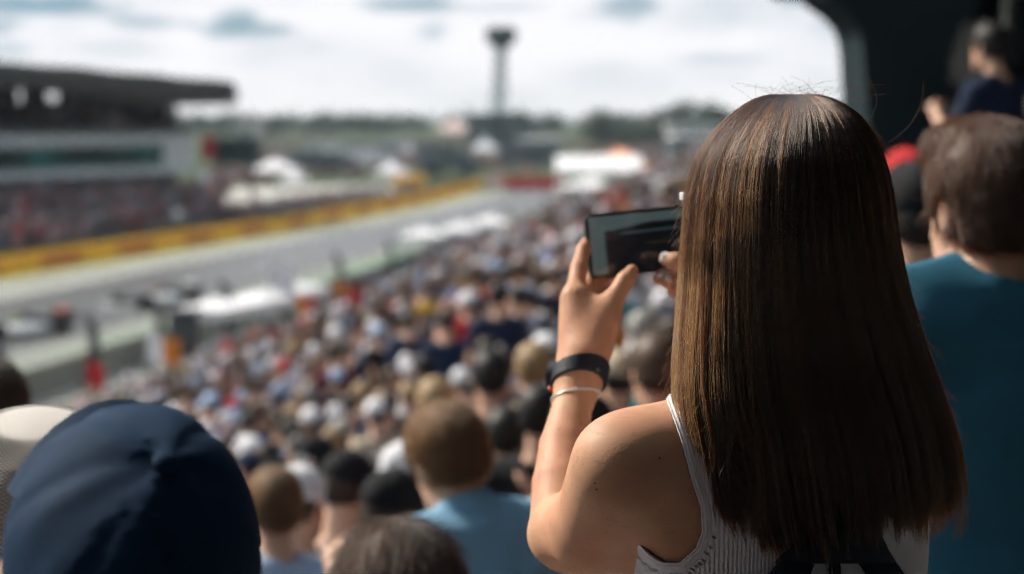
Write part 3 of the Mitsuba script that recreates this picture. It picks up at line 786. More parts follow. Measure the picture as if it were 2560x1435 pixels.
obj('strap', ply(pack_panel([(1406, 2160, 2241), (1440, 2180, 2264), (1500, 2200, 2290), (1580, 2230, 2320)]), 'bsdf_pack', True), PACK)
obj('strap', ply(pack_panel([(1406, 2082, 2098), (1440, 2084, 2100), (1500, 2086, 2102)]), 'bsdf_pack', True), PACK)
obj('bag', ply(rbox(P(2070, 1760, 1.79), (0.25, 0.11, 0.16), 0.035, 24, TR), 'bsdf_pack', 40), PACK)
# ------------------------------------------------------------------ ground and circuit
def lin(*pts):
    a = np.array(pts, float)
    def f(d):
        d = np.asarray(d, float)
        r = np.interp(d, a[:, 0], a[:, 1])
        lo, hi = (a[1, 1] - a[0, 1]) / (a[1, 0] - a[0, 0]), (a[-1, 1] - a[-2, 1]) / (a[-1, 0] - a[-2, 0])
        return np.where(d < a[0, 0], a[0, 1] + lo * (d - a[0, 0]), np.where(d > a[-1, 0], a[-1, 1] + hi * (d - a[-1, 0]), r))
    return f
xW = lin((108.8, -29.2), (152, -18.4), (196, -10.2), (248, -3.6), (280, 0.5))         # foot of the far barrier
xA = lin((94.7, -25.4), (134.8, -17.2), (190, -6.6), (248, 1.5))                       # far edge of the asphalt
xB = lin((72, -19.3), (109, -12.6), (160, -3.2), (200, 4.0), (235, 14))                # near edge
xC = lin((66.6, -14.5), (109, -6.4), (150, 0.6), (215, 12))                            # near wall
XS = lambda d: -16.85 + 0.125 * d                                                       # foot of the near stand
D = np.concatenate([np.linspace(8, 60, 12), np.linspace(64, 235, 60)])
def along(fx, d, z): return np.stack([fx(d), d, np.full(len(d), z)], 1)

def grass_fn(p, n, uv):
    a = fbm(p.x * 0.02, p.y * 0.02, 0, 4); b = fbm(p.x * 0.9, p.y * 0.9, 0, 3)
    return mix(mi.Color3f(0.04, 0.062, 0.035), mi.Color3f(0.075, 0.09, 0.055), a) * (0.7 + 0.5 * b)
pmat('grass', proc(grass_fn), 0.95, 0.1)
gs = np.concatenate([-np.geomspace(3000, 40, 22), np.linspace(-30, 30, 9), np.geomspace(40, 3000, 22)])
gy = np.concatenate([[-400, -100, -30, 0], np.geomspace(15, 4500, 40)])
gx2, gy2 = np.meshgrid(gs, gy, indexing='ij')
gz2 = np.where(gy2 > 900, 1, 0) * np.clip((gy2 - 900) / 3000, 0, 1) * (9 * meshkit.fbm(np.stack([gx2 / 1500, gy2 / 1500, 0 * gx2], -1), 3, 3) - 2) - 0.03
gm = grid_mesh(np.stack([gx2, gy2, gz2], -1))
if gm.face_normals[:, 2].mean() < 0: gm.invert()
struct('ground', ply(gm, 'bsdf_grass', True))

def asphalt_fn(p, n, uv):
    a = fbm(p.x * 0.35, p.y * 0.05, 0, 3); b = noise(p.x * 30, p.y * 30)
    line = noise((p.x - 0.19 * p.y) * 0.9, p.y * 0.01)
    return mi.Color3f(0.078, 0.076, 0.075) * (0.72 + 0.28 * a + 0.14 * b + 0.22 * line)
pmat('asphalt', proc(asphalt_fn), 0.33, 0.7)
def verge_fn(p, n, uv): return mi.Color3f(0.235, 0.245, 0.215) * (0.75 + 0.4 * fbm(p.x * 0.5, p.y * 0.2, 0, 3))
pmat('verge', proc(verge_fn), 0.6, 0.4)
def green_fn(p, n, uv): return mi.Color3f(0.10, 0.27, 0.13) * (0.75 + 0.4 * fbm(p.x * 0.5, p.y * 0.2, 0, 3))
pmat('green_paint', proc(green_fn), 0.6, 0.4)
pmat('white_paint', (0.72, 0.72, 0.70), 0.55)
struct('track', ply(strip(along(xA, D, 0.01), along(xB, D, 0.01)), 'bsdf_asphalt'))
bend = Polygon([(xA(228.) - 0.2, 228), (xA(240.), 240), (6, 262), (20, 272), (60, 280), (60, 262), (30, 258), (16, 250), (xB(235.), 235), (xB(228.), 228)])
bm = trimesh.creation.triangulate_polygon(bend, engine='earcut')
bm = trimesh.Trimesh(np.column_stack([bm[0], np.full(len(bm[0]), 0.006)]), bm[1], process=False)
if bm.face_normals[:, 2].mean() < 0: bm.invert()
struct('track_bend', ply(bm, 'bsdf_asphalt'))
struct('far_verge', ply(strip(along(xW, D, 0.004), along(lambda d: xA(d) - 0.25, D, 0.004)), 'bsdf_verge'))
struct('edge_line', ply(strip(along(lambda d: xA(d) - 0.25, D, 0.014), along(lambda d: xA(d) + 0.02, D, 0.014)), 'bsdf_white_paint'))
pmat('kerb_yellow', (0.42, 0.36, 0.05), 0.6)
struct('far_kerb', ply(cat(strip(along(lambda d: xW(d) + 0.35, D, 0.06), along(lambda d: xW(d) + 1.6, D, 0.06)), strip(along(lambda d: xW(d) + 1.6, D, 0.06), along(lambda d: xW(d) + 1.75, D, 0.0))), 'bsdf_kerb_yellow'))
struct('near_verge', ply(strip(along(lambda d: xB(d) - 0.02, D, 0.02), along(lambda d: xB(d) + 2.0, D, 0.02)), 'bsdf_verge'))
struct('green_strip', ply(strip(along(lambda d: xB(d) + 2.0, D, 0.024), along(lambda d: xB(d) + 3.7, D, 0.024)), 'bsdf_green_paint'))
def pave_fn(p, n, uv): return mi.Color3f(0.24, 0.245, 0.22) * (0.7 + 0.45 * fbm(p.x * 0.4, p.y * 0.2, 0, 3))
pmat('pavement', proc(pave_fn), 0.7, 0.3)
struct('service_road', ply(strip(along(lambda d: xB(d) + 3.7, D, 0.012), along(lambda d: XS(d) + 3.0, D, 0.012)), 'bsdf_pavement'))
RO = Polygon([(xW(152.) - 1, 152), (xW(196.) - 0.4, 196), (xW(235.) - 0.4, 235), (-14, 262), (-36, 250), (-30, 190)])
rm = trimesh.creation.triangulate_polygon(RO, engine='earcut')
rm = trimesh.Trimesh(np.column_stack([rm[0], np.full(len(rm[0]), 0.008)]), rm[1], process=False)
if rm.face_normals[:, 2].mean() < 0: rm.invert()
pmat('pale_concrete', proc(lambda p, n, uv: mi.Color3f(0.42, 0.40, 0.37) * (0.75 + 0.4 * fbm(p.x * 0.3, p.y * 0.3, 0, 3))), 0.7)
struct('runoff_area', ply(rm, 'bsdf_pale_concrete'))

# ------------------------------------------------------------------ far barrier of yellow and red panels
BAR = thing('barrier', 'long low barrier of alternating yellow and red panels along the far side of the track', 'barrier')
pmat('bar_yellow', proc(lambda p, n, uv: mi.Color3f(0.78, 0.40, 0.012) * (0.8 + 0.3 * noise(p.x * 2, p.y * 2, p.z * 3))), 0.45, 0.4)
pmat('bar_red', proc(lambda p, n, uv: mi.Color3f(0.42, 0.07, 0.015) * (0.75 + 0.4 * noise(p.x * 2, p.y * 2, p.z * 3))), 0.45, 0.4)
pmat('concrete', proc(lambda p, n, uv: mi.Color3f(0.34, 0.34, 0.32) * (0.7 + 0.45 * fbm(p.x, p.y, p.z, 3))), 0.8)
dd, k = 88.0, 0
while dd < 246:
    L = 5.2
    a = np.array([xW(dd), dd, 0.0]); e = np.array([xW(dd + L), dd + L, 0.0]); L = L * L / np.linalg.norm(e - a)
    e = np.array([xW(dd + L), dd + L - 0.03, 0.0])
    m = beam(a + [0, 0, 0.56], e + [0, 0, 0.56], 0.32, 1.1)
    if k % 2: m = beam(a + [0, 0, 0.46], e + [0, 0, 0.46], 0.32, 0.66)
    obj('panel', ply(m, 'bsdf_bar_red' if k % 2 else 'bsdf_bar_yellow'), BAR)
    if k % 2:
        obj('top_rail', ply(beam(a + [0, 0, 0.955], e + [0, 0, 0.955], 0.34, 0.31), 'bsdf_bar_yellow'), BAR)
        obj('base_rail', ply(beam(a + [0, 0, 0.07], e + [0, 0, 0.07], 0.34, 0.11), 'bsdf_bar_yellow'), BAR)
    if not k % 2 and dd < 175:                      # darker band on the yellow panels, a red block beside it
        pass
    dd += L; k += 1
obj('foot', ply(strip(along(lambda d: xW(d) - 0.3, D[D > 60], 0.03), along(lambda d: xW(d) + 0.3, D[D > 60], 0.03)), 'bsdf_concrete'), BAR)

# far catch fence behind the barrier
FF = thing('catch_fence', 'dark catch fence standing behind the yellow and red barrier', 'fence')
pmat('dark_steel', (0.035, 0.045, 0.05), 0.5, 0.5, 0.4)
for q in np.arange(90, 246, 6.5):
    obj('post', ply(beam([xW(q) - 0.9, q, 0], [xW(q) - 0.9, q, 2.4], 0.09), 'bsdf_dark_steel'), FF)
DF = np.arange(88, 248, 4.0)
def sweep_box(fx, d, z, w, h):
    c = along(fx, d, z)
    X_ = np.stack([c + [-w, 0, -h], c + [w, 0, -h], c + [w, 0, h], c + [-w, 0, h], c + [-w, 0, -h]], 1)
    m = grid_mesh(X_)
    return m
for z in (1.1, 1.5, 1.9, 2.3):
    obj('cable', ply(sweep_box(lambda d: xW(d) - 0.9, DF, z, 0.015, 0.02), {'type': 'twosided', 'bsdf': {'type': 'ref', 'id': 'bsdf_dark_steel'}}), FF) if False else obj('cable', ply(sweep_box(lambda d: xW(d) - 0.9, DF, z, 0.015, 0.02), 'bsdf_dark_steel'), FF)
pmat('dark_mesh', (0.03, 0.045, 0.05), 0.8)
obj('skirt', ply(sweep_box(lambda d: xW(d) - 1.2, DF, 0.75, 0.03, 0.72), 'bsdf_dark_mesh'), FF)

# ------------------------------------------------------------------ near wall and catch fence
NW = thing('concrete_wall', 'pale concrete wall along the near side of the track, in front of the crowd', 'wall')
q = 40.0
while q < 205:
    a, e = np.array([xC(q), q, 0.47]), np.array([xC(q + 4), q + 3.96, 0.47])
    obj('panel', ply(beam(a, e, 0.30, 0.94), 'bsdf_verge'), NW); q += 4
obj('coping', ply(sweep_box(xC, np.arange(40, 206, 4.0), 0.98, 0.2, 0.035), 'bsdf_pale_concrete'), NW)
NF_ = thing('safety_fence', 'tall dark posts and cables of the safety fence between crowd and track', 'fence')
for q in (50, 58, 65, 71, 78.5, 86, 95, 105, 116, 129, 143, 160, 178):
    x = xC(q) + 0.5
    obj('post', ply(cat(beam([x, q, 0], [x, q, 1.95], 0.30), beam([x, q, 1.95], [x - 0.35, q - 0.05, 2.35], 0.22)), 'bsdf_dark_steel'), NF_)
for z in (1.15, 1.4, 1.65, 1.9):
    obj('cable', ply(sweep_box(lambda d: xC(d) + 0.5, np.arange(48, 182, 4.0), z, 0.014, 0.014), 'bsdf_dark_steel'), NF_)

# ------------------------------------------------------------------ the near stand: stepped rows
RISE = 0.32
def floor_z(x, d):
    z = 6.75 - 0.05 * d + 0.4 * x
    return np.maximum(0.0, np.floor(z / RISE) * RISE)
def row_x(k, d): return (k * RISE - 6.75 + 0.05 * d) / 0.4
def step_fn(p, n, uv): return mi.Color3f(0.13, 0.135, 0.14) * (0.6 + 0.6 * fbm(p.x * 2, p.y * 2, p.z * 2, 3))
pmat('step', proc(step_fn), 0.85)
SD = np.concatenate([np.linspace(-14, 40, 10), np.linspace(50, 216, 8)])
prof = []
for k in range(0, 38):
    for z in ((k) * RISE, (k) * RISE):
        pass
    prof.append((k, max(k - 1, 0) * RISE)); prof.append((k, k * RISE))
rows = np.stack([np.stack([row_x(k, SD) + 0.0, SD, np.full(len(SD), z)], 1) for k, z in prof])
stm = grid_mesh(rows)
struct('grandstand_steps', ply(stm, 'bsdf_step'))

# ------------------------------------------------------------------ near stand at the right, plus an unseen cover added for shade
NSB = thing('grandstand', 'dark near grandstand structure at the right with a flared column and deck', 'grandstand')
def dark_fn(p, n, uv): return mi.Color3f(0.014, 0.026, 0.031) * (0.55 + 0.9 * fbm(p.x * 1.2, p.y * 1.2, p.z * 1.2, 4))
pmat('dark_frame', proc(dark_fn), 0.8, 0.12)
def face_poly(pts, d0, d1):
    """a solid whose outline, in x and z, is given as pixels seen at distance d0, standing from d0 to d1"""
    q = [(P(a, b, d0)[0], P(a, b, d0)[2]) for a, b in pts]
    m = trimesh.creation.extrude_polygon(Polygon(q), d1 - d0, engine='earcut')
    v = m.vertices; m.vertices = np.column_stack([v[:, 0], d1 - v[:, 2], v[:, 1]])
    if m.volume < 0: m.invert()
    return m
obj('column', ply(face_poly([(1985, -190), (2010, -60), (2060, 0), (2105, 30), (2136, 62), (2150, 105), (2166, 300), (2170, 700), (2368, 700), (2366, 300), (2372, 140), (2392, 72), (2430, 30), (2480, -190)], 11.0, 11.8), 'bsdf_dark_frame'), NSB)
zd = P(0, -60, 11)[2]
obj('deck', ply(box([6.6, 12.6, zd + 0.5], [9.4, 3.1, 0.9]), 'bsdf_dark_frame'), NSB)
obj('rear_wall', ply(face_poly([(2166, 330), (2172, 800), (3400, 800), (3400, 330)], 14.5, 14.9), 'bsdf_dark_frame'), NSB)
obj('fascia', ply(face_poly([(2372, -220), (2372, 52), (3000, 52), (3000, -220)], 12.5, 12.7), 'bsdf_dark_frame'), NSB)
pmat('windscreen_grey', proc(lambda p, n, uv: mi.Color3f(0.40, 0.45, 0.44) * (0.55 + 0.7 * fbm(p.x * 3, p.y * 3, p.z * 3, 3))), 0.6)
obj('wind_panel', ply(face_poly([(2340, 20), (2340, 345), (2452, 345), (2452, 20)], 14.25, 14.3), 'bsdf_windscreen_grey'), NSB)  # pale backing added to give the gap its dimmed sky brightness
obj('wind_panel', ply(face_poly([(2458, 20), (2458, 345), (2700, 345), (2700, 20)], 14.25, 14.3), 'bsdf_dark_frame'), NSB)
pmat('pale_panel', proc(lambda p, n, uv: mi.Color3f(0.50, 0.55, 0.53) * (0.6 + 0.6 * fbm(p.x * 2, p.y * 2, p.z * 2, 3))), 0.6)
obj('parapet', ply(face_poly([(2366, 205), (2366, 262), (2700, 262), (2700, 205)], 13.6, 13.7), 'bsdf_dark_steel'), NSB)
obj('side_panel', ply(face_poly([(2512, -40), (2505, 112), (2534, 108), (2546, -40)], 12.2, 12.35), 'bsdf_pale_panel'), NSB)
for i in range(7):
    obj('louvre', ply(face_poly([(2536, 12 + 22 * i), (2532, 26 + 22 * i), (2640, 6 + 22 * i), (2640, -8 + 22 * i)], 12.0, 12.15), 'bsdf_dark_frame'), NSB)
obj('roof', ply(cat(box([1.5, -6.8, 11.9], [24, 15.6, 0.35]), prism([(0.6, 1.05), (16, 1.05), (21, 45), (6.0, 45)], 12.9, 13.2)), 'bsdf_dark_frame'), NSB)  # unseen roof, added to hold sky light off the foreground
obj('back_wall', ply(cat(box([1.5, -14.6, 7.0], [24, 0.4, 10]), prism([(13.6, -14.3), (14.0, -14.3), (18.6, 45), (18.2, 45)], 5, 12.85)), 'bsdf_dark_frame'), NSB)  # unseen walls, added to darken what faces back towards the camera
obj('side_wall', ply(box([-10.4, -7.6, 3.6], [0.3, 13.4, 4.8]), 'bsdf_dark_frame'), NSB)  # unseen wall, added and kept low to set the fill from the left

# ------------------------------------------------------------------ far main grandstand on the left
MG = thing('main_grandstand', 'large main grandstand beyond the track with dark wavy roof and white glazed band', 'grandstand')
F1 = np.array([-27.7, 167.0]); fd = np.array([0.455, 0.89]); fd /= np.linalg.norm(fd); fn_ = np.array([fd[1], -fd[0]])   # along, and out towards the track
def FP(s, o, z): return np.array([*(F1 + fd * s + fn_ * o), z])
def fbox(s0, s1, o0, o1, z0, z1):
    c = FP((s0 + s1) / 2, (o0 + o1) / 2, (z0 + z1) / 2)
    return box(c, [s1 - s0, o1 - o0, z1 - z0], math.atan2(fd[1], fd[0])) if False else box_frame(c, s1 - s0, o1 - o0, z1 - z0)
def box_frame(c, ls, lo_, lz):
    m = trimesh.creation.box(extents=[ls, lo_, lz])
    R = np.eye(4); R[:2, 0] = fd; R[:2, 1] = -fn_; R[:3, 3] = c
    m.apply_transform(R); return m
pmat('facade', proc(lambda p, n, uv: mi.Color3f(0.50, 0.54, 0.56) * (0.8 + 0.3 * fbm(p.x * 0.4, p.y * 0.4, p.z, 3))), 0.5)
pmat('teal_glass', proc(lambda p, n, uv: mix(mi.Color3f(0.006, 0.03, 0.03), mi.Color3f(0.015, 0.17, 0.155), smoothstep(0.3, 0.65, noise(p.y * 0.22, p.z * 0.3)))), 0.3, 0.15)
pmat('dark_seats', proc(lambda p, n, uv: mi.Color3f(0.018, 0.026, 0.036) * (0.5 + 1.0 * fbm(p.x, p.y, p.z * 2, 3))), 0.7)
pmat('roof_dark', proc(lambda p, n, uv: mi.Color3f(0.030, 0.032, 0.030) * (0.7 + 0.5 * fbm(p.x * 0.3, p.y * 0.3, p.z, 3))), 0.7)
S0 = -85.0
obj('lower_facade', ply(fbox(S0, 0, -12, 0, 4.25, 4.95), 'bsdf_facade'), MG)
obj('upper_facade', ply(fbox(S0, 0, -12, 0, 6.75, 7.65), 'bsdf_facade'), MG)
obj('end_wall', ply(fbox(-4.2, 0, -12, -0.02, 4.95, 6.75), 'bsdf_facade'), MG)
for i, s in enumerate(np.arange(S0, -4.6, 3.2)):
    pn_ = obj('window', ply(fbox(s + 0.06, min(s + 3.14, -4.25), -0.65, -0.5, 4.95, 6.75), 'bsdf_teal_glass'), MG)
obj('mullion', ply(cat(*[fbox(s - 0.06, s + 0.06, -0.7, -0.35, 4.95, 6.75) for s in np.arange(S0, -4.6, 3.2)]), 'bsdf_dark_steel'), MG)
obj('undercroft', ply(fbox(S0, -1, -12, -1.2, 0, 4.25), 'bsdf_dark_seats'), MG)
ut = [FP(s, o, z) for s in (S0, -0.8) for o, z in ()]
steps = []
for k in range(7):
    steps.append(fbox(S0, -1.0, -3 - 1.2 * (k + 1), -3 - 1.2 * k, 7.65, 7.75 + 0.32 * k))
obj('upper_tier', ply(cat(*steps), 'bsdf_dark_seats'), MG)
bw = [fbox(S0, 0, -12.2, -11.9, 7.65, 10.35)]
for s0, s1 in ((S0, -30), (-28.6, -20), (-18.2, -8.8), (-8.1, -5.1), (-3.4, 0)):
    bw.append(fbox(s0, s1, -12.2, -11.9, 10.35, 11.9))
obj('rear_wall', ply(cat(*bw), 'bsdf_dark_seats'), MG)
obj('gable', ply(cat(fbox(-0.35, 0, -12, -2.6, 7.66, 11.1)), 'bsdf_dark_seats'), MG)
SS = np.linspace(S0, 1.6, 150)
bay = 9.0
top_z = 12.75 + 0.35 * np.abs(np.sin((SS - 4.0) * np.pi / bay)) ** 0.8 - 1.0 * np.clip((SS + 24) / 28, 0, 1)
bot_z = 11.15 - 1.15 * np.clip((SS + 24) / 16, 0, 1) + 0.2 * np.clip((SS + 8) / 12, 0, 1)
P0 = np.stack([np.stack([FP(s, 3.4, b) for s, b in zip(SS, bot_z)]), np.stack([FP(s, 3.6, (t + b) / 2) for s, t, b in zip(SS, top_z, bot_z)]), np.stack([FP(s, 3.2, t) for s, t in zip(SS, top_z)]),
               np.stack([FP(s, -12.6, t + 1.0) for s, t in zip(SS, top_z)]), np.stack([FP(s, -12.6, 11.9) for s in SS]), np.stack([FP(s, 3.4, b) for s, b in zip(SS, bot_z)])], 1)
rfm = grid_mesh(P0)
endc = trimesh.Trimesh(P0[-1][:5], [[0, 1, 2], [0, 2, 3], [0, 3, 4]], process=False)
obj('roof', ply(cat(rfm, endc), 'bsdf_roof_dark'), MG)
for s in np.arange(S0 + 4, 2, bay):
    obj('pillar', ply(fbox(s - 0.2, s + 0.2, -2.4, -2.0, 7.65, 11.2), 'bsdf_dark_steel'), MG)
obj('rail', ply(fbox(S0, 0, -0.3, -0.2, 7.65, 8.3), 'bsdf_dark_steel'), MG)
# lower tier: a stepped sheet from behind the fence up to the facade
ks = 16
tier = []
for k in range(ks + 1):
    t = k / ks
    fr = np.array([[xW(d_) - 3.2, d_] for d_ in np.linspace(84, 150, 20)])
    bk = np.array([FP(s, 0.3, 0)[:2] for s in np.linspace(S0, 0, 20)])
    e = fr * (1 - t) + bk * t
    z = 0.75 + 1.7 * t
    if k: tier.append(np.column_stack([e, np.full(20, 0.75 + 1.7 * (k - 1) / ks)]))
    tier.append(np.column_stack([e, np.full(20, z)]))
TIER = np.array(tier)
tm = grid_mesh(TIER)
obj('lower_tier', ply(tm, 'bsdf_dark_seats'), MG)
# stair block and video board at its right end
VB = thing('video_board', 'dark teal video board and red panel at the right end of the main grandstand', 'video board')
def at_far(px, d, z): 
    p = P(px, 300, 1) - EYE
    return np.array([p[0] * d, d, z])
def wbox(px0, px1, y0, y1, d, t=1.0):
    """a block that spans the given pixels when seen at distance d"""
    a, b = P(px0, y1, d), P(px1, y0, d)
    return box([(a[0] + b[0]) / 2, d + t / 2, (a[2] + b[2]) / 2], [b[0] - a[0], t, b[2] - a[2]])
pmat('board_dark', (0.006, 0.026, 0.03), 0.3, 0.5)
pmat('red_panel', (0.30, 0.02, 0.035), 0.5)
obj('screen_back', ply(wbox(537, 652, 344, 412, 185, 2.0), 'bsdf_board_dark'), VB)
obj('side_panel', ply(wbox(505, 536, 340, 400, 184, 1.2), 'bsdf_red_panel'), VB)
obj('support', ply(cat(wbox(552, 562, 412, 520, 185.6, 0.5), wbox(625, 635, 412, 510, 185.6, 0.5)), 'bsdf_dark_steel'), VB)

# ------------------------------------------------------------------ lattice tower
TW = thing('tower', 'tall lattice tower with dark round head rising above the horizon', 'tower')
td = 560.0
tb = np.array([P(1243, 300, td)[0], td, 0.0]); zt = P(0, 112, td)[2]; zh = P(0, 74, td)[2]
pmat('tower_steel', (0.33, 0.39, 0.41), 0.5, 0.4)
tx_ = P(1253, 300, td)[0]
lat, ww = [], lambda z: 2.5 - 1.2 * (z / zt)
cx_ = lambda z: tb[0] + (tx_ - tb[0]) * z / zt
nseg = 12; zs = np.linspace(0, zt, nseg + 1)
for sx, sy in ((1, 1), (1, -1), (-1, 1), (-1, -1)):
    legm = [beam([cx_(a) + sx * ww(a), td + sy * ww(a), a], [cx_(b) + sx * ww(b), td + sy * ww(b), b], 0.75) for a, b in zip(zs[:-1], zs[1:])]
    obj('leg', ply(cat(*legm), 'bsdf_tower_steel'), TW)
for a, b in zip(zs[:-1], zs[1:]):
    for sx, sy, ex, ey in ((-1, -1, 1, -1), (1, -1, 1, 1), (1, 1, -1, 1), (-1, 1, -1, -1)):
        lat += [beam([cx_(a) + sx * ww(a), td + sy * ww(a), a], [cx_(b) + ex * ww(b), td + ey * ww(b), b], 0.22), beam([cx_(b) + sx * ww(b), td + sy * ww(b), b], [cx_(b) + ex * ww(b), td + ey * ww(b), b], 0.2)]
obj('bracing', ply(cat(*lat), 'bsdf_tower_steel'), TW)
obj('lift_shaft', ply(cat(rod([cx_(0), td, 0], [cx_(zt), td, zt], 0.75, 12)), 'bsdf_tower_steel'), TW)
hd = []
for r0, z0, r1, z1 in ((1.8, zt - 1.2, 4.0, zt + 0.6), (4.0, zt + 0.6, 4.5, zt + 2.0), (4.5, zt + 2.0, 4.6, zh - 0.5), (4.6, zh - 0.5, 3.4, zh + 0.3)):
    hd.append(rod([tx_, td, z0], [tx_, td, z1], r0, 24, r1))
pmat('tower_head', (0.012, 0.03, 0.032), 0.5)
obj('head', ply(cat(*hd), 'bsdf_tower_head', 30), TW)
hoop = trimesh.creation.torus(4.4, 0.14, major_sections=24, minor_sections=6); hoop.apply_translation([tx_, td, zh + 0.35])
obj('railing', ply(hoop, 'bsdf_tower_head'), TW)
pmat('slate', proc(lambda p, n, uv: mi.Color3f(0.06, 0.085, 0.10) * (0.6 + 0.7 * fbm(p.x * 0.2, p.y * 0.2, p.z * 0.2, 3))), 0.6)
pmat('far_glass', (0.02, 0.04, 0.05), 0.2, 0.5)
def far_building(label, px0, px1, y0, d, m, t=14.0, roof=None, rows=2):
    k = thing('building', label, 'building')
    a = P(px0, y0, d); b = P(px1, y0, d); z = a[2]
    obj('wall', ply(box([(a[0] + b[0]) / 2, d + t / 2, z / 2], [b[0] - a[0], t, z]), m), k)
    obj('roof', ply(box([(a[0] + b[0]) / 2, d + t / 2, z + 0.25], [b[0] - a[0] + 0.8, t + 0.8, 0.5]), roof or m), k)
    n = max(2, int((b[0] - a[0]) / 4))
    for r in range(rows):
        for i in range(n):
            x = a[0] + (b[0] - a[0]) * (i + 0.5) / n
            obj('window', ply(box([x, d - 0.02, z * (r + 0.6) / rows], [(b[0] - a[0]) / n * 0.7, 0.12, z / rows * 0.42]), 'bsdf_far_glass'), k)
    return k
far_building('dark slate building at the foot of the lattice tower', 1168, 1322, 287, 548, 'bsdf_slate')
far_building('dark narrow block in front of the tower, against its lower legs', 1228, 1258, 292, 520, 'bsdf_board_dark', 6.0)
pmat('pale_wall', (0.55, 0.55, 0.53), 0.6)
pmat('pink_wall', (0.52, 0.40, 0.36), 0.6)
pmat('white_roof', (0.78, 0.78, 0.80), 0.5)
far_building('low pale flat roofed building right of the tower', 1300, 1400, 352, 390, 'bsdf_slate', 10, 'bsdf_white_roof', 1)
far_building('dark low hall right of the tower, behind the pale marquee', 1362, 1402, 365, 360, 'bsdf_board_dark', 8, None, 1)
far_building('long reddish low building under the trees at the right', 1470, 1648, 296, 820, 'bsdf_pink_wall', 14, None, 1)
far_building('white roofed hospitality building beside the head of the woman', 1676, 1800, 318, 330, 'bsdf_slate', 12, 'bsdf_white_roof', 2)
far_building('second white roofed hall below the first, beside the head of the woman', 1690, 1850, 345, 280, 'bsdf_board_dark', 12, 'bsdf_white_roof', 1)
far_building('pale building beyond the video board at the left', 585, 640, 318, 420, 'bsdf_pale_wall', 12, None, 2)

# ------------------------------------------------------------------ marquees and tents
pmat('canvas', proc(lambda p, n, uv: mi.Color3f(0.80, 0.79, 0.81) * (0.9 + 0.14 * fbm(p.x * 0.5, p.y * 0.5, p.z * 0.5, 3))), 0.6, 0.3)
pmat('pink_canvas', (0.75, 0.55, 0.52), 0.6)
def tent(label, px, yb, w, dp, h, eave, m='bsdf_canvas', ridge=False, rz=0.0, group=None):
    g = G(px, yb); k = thing('tent', label, 'tent', group)
    R = rotz(rz)
    def tp(x, y, z): return g + R @ np.array([x, y, z])
    n = 9
    u_, v_ = np.meshgrid(np.linspace(-1, 1, n), np.linspace(-1, 1, n), indexing='ij')
    if ridge: hh = eave + (h - eave) * (1 - np.abs(v_)) ** 0.9
    else: hh = eave + (h - eave) * (1 - np.maximum(np.abs(u_), np.abs(v_))) ** 1.3
    X_ = np.stack([np.stack([tp(a * w / 2, b * dp / 2, c) for a, b, c in zip(r0, r1, r2)]) for r0, r1, r2 in zip(u_, v_, hh)])
    m_ = grid_mesh(X_)
    if m_.face_normals[:, 2].mean() < 0: m_.invert()
    obj('canopy', ply(thicken(m_, 0.05), m, 40), k)
    val_ = [beam(tp(sx * w / 2, -dp / 2, eave - 0.18), tp(sx * w / 2, dp / 2, eave - 0.18), 0.06, 0.36) for sx in (-1, 1)] + [beam(tp(-w / 2, sy * dp / 2, eave - 0.18), tp(w / 2, sy * dp / 2, eave - 0.18), 0.06, 0.36) for sy in (-1, 1)]
    obj('valance', ply(cat(*val_), m), k)
    for sx in (-1, 1):
        for sy in (-1, 1):
            obj('pole', ply(rod(tp(sx * (w / 2 - 0.08), sy * (dp / 2 - 0.08), 0), tp(sx * (w / 2 - 0.08), sy * (dp / 2 - 0.08), eave), 0.05, 8), 'bsdf_tower_steel'), k)
    return k
tent('large white marquee with a sloping roof left of the phone', 1495, 478, 10.5, 9, 4.4, 2.6, ridge=True)
tent('white marquee just above the top edge of the phone', 1478, 520, 6.6, 5, 3.2, 2.2)
tent('white peaked tent right of the main grandstand', 690, 466, 6.0, 6, 3.8, 2.3)
tent('small white tent below and right of the peaked tent', 735, 490, 3.2, 3, 2.8, 2.0)
tent('white tent left of the end of the yellow barrier', 980, 470, 4.2, 4, 3.6, 2.1)
tent('bright white pavilion left of the tower foot', 1212, 425, 5.0, 5, 6.0, 3.6)
tent('pale pink tent left of the slate building', 1140, 358, 13, 13, 9.5, 4.5, 'bsdf_pink_canvas')
tent('small white canopy at the left edge of the paddock', 857, 420, 5, 4, 3.4, 2.2)
tent('pale canopy between the pink tent and the white pavilion', 1040, 400, 6, 5, 3.2, 2.1)
# white awnings by the near fence
for i, (px, y, w, lab) in enumerate(((543, 893, 2.0, 'brightest and nearest of the white awnings at the near fence'), (640, 872, 1.7, 'middle white awning of the row at the near fence'), (735, 838, 1.8, 'farthest white awning of the row at the near fence'))):
    tent(lab, px, y, w, 3.2, 2.25, 1.95, rz=-0.3, group='white awnings at the near fence')
for px, y, w, lab in ((1060, 668, 2.6, 'white canopy at the far end of the near wall, left of the phone'), (1225, 630, 2.8, 'white canopy beside the bend, nearest the left hand of the woman'), (1150, 650, 2.2, 'small pale canopy between two others by the bend')):
    tent(lab, px, y, w, 3, 2.5, 2.0)

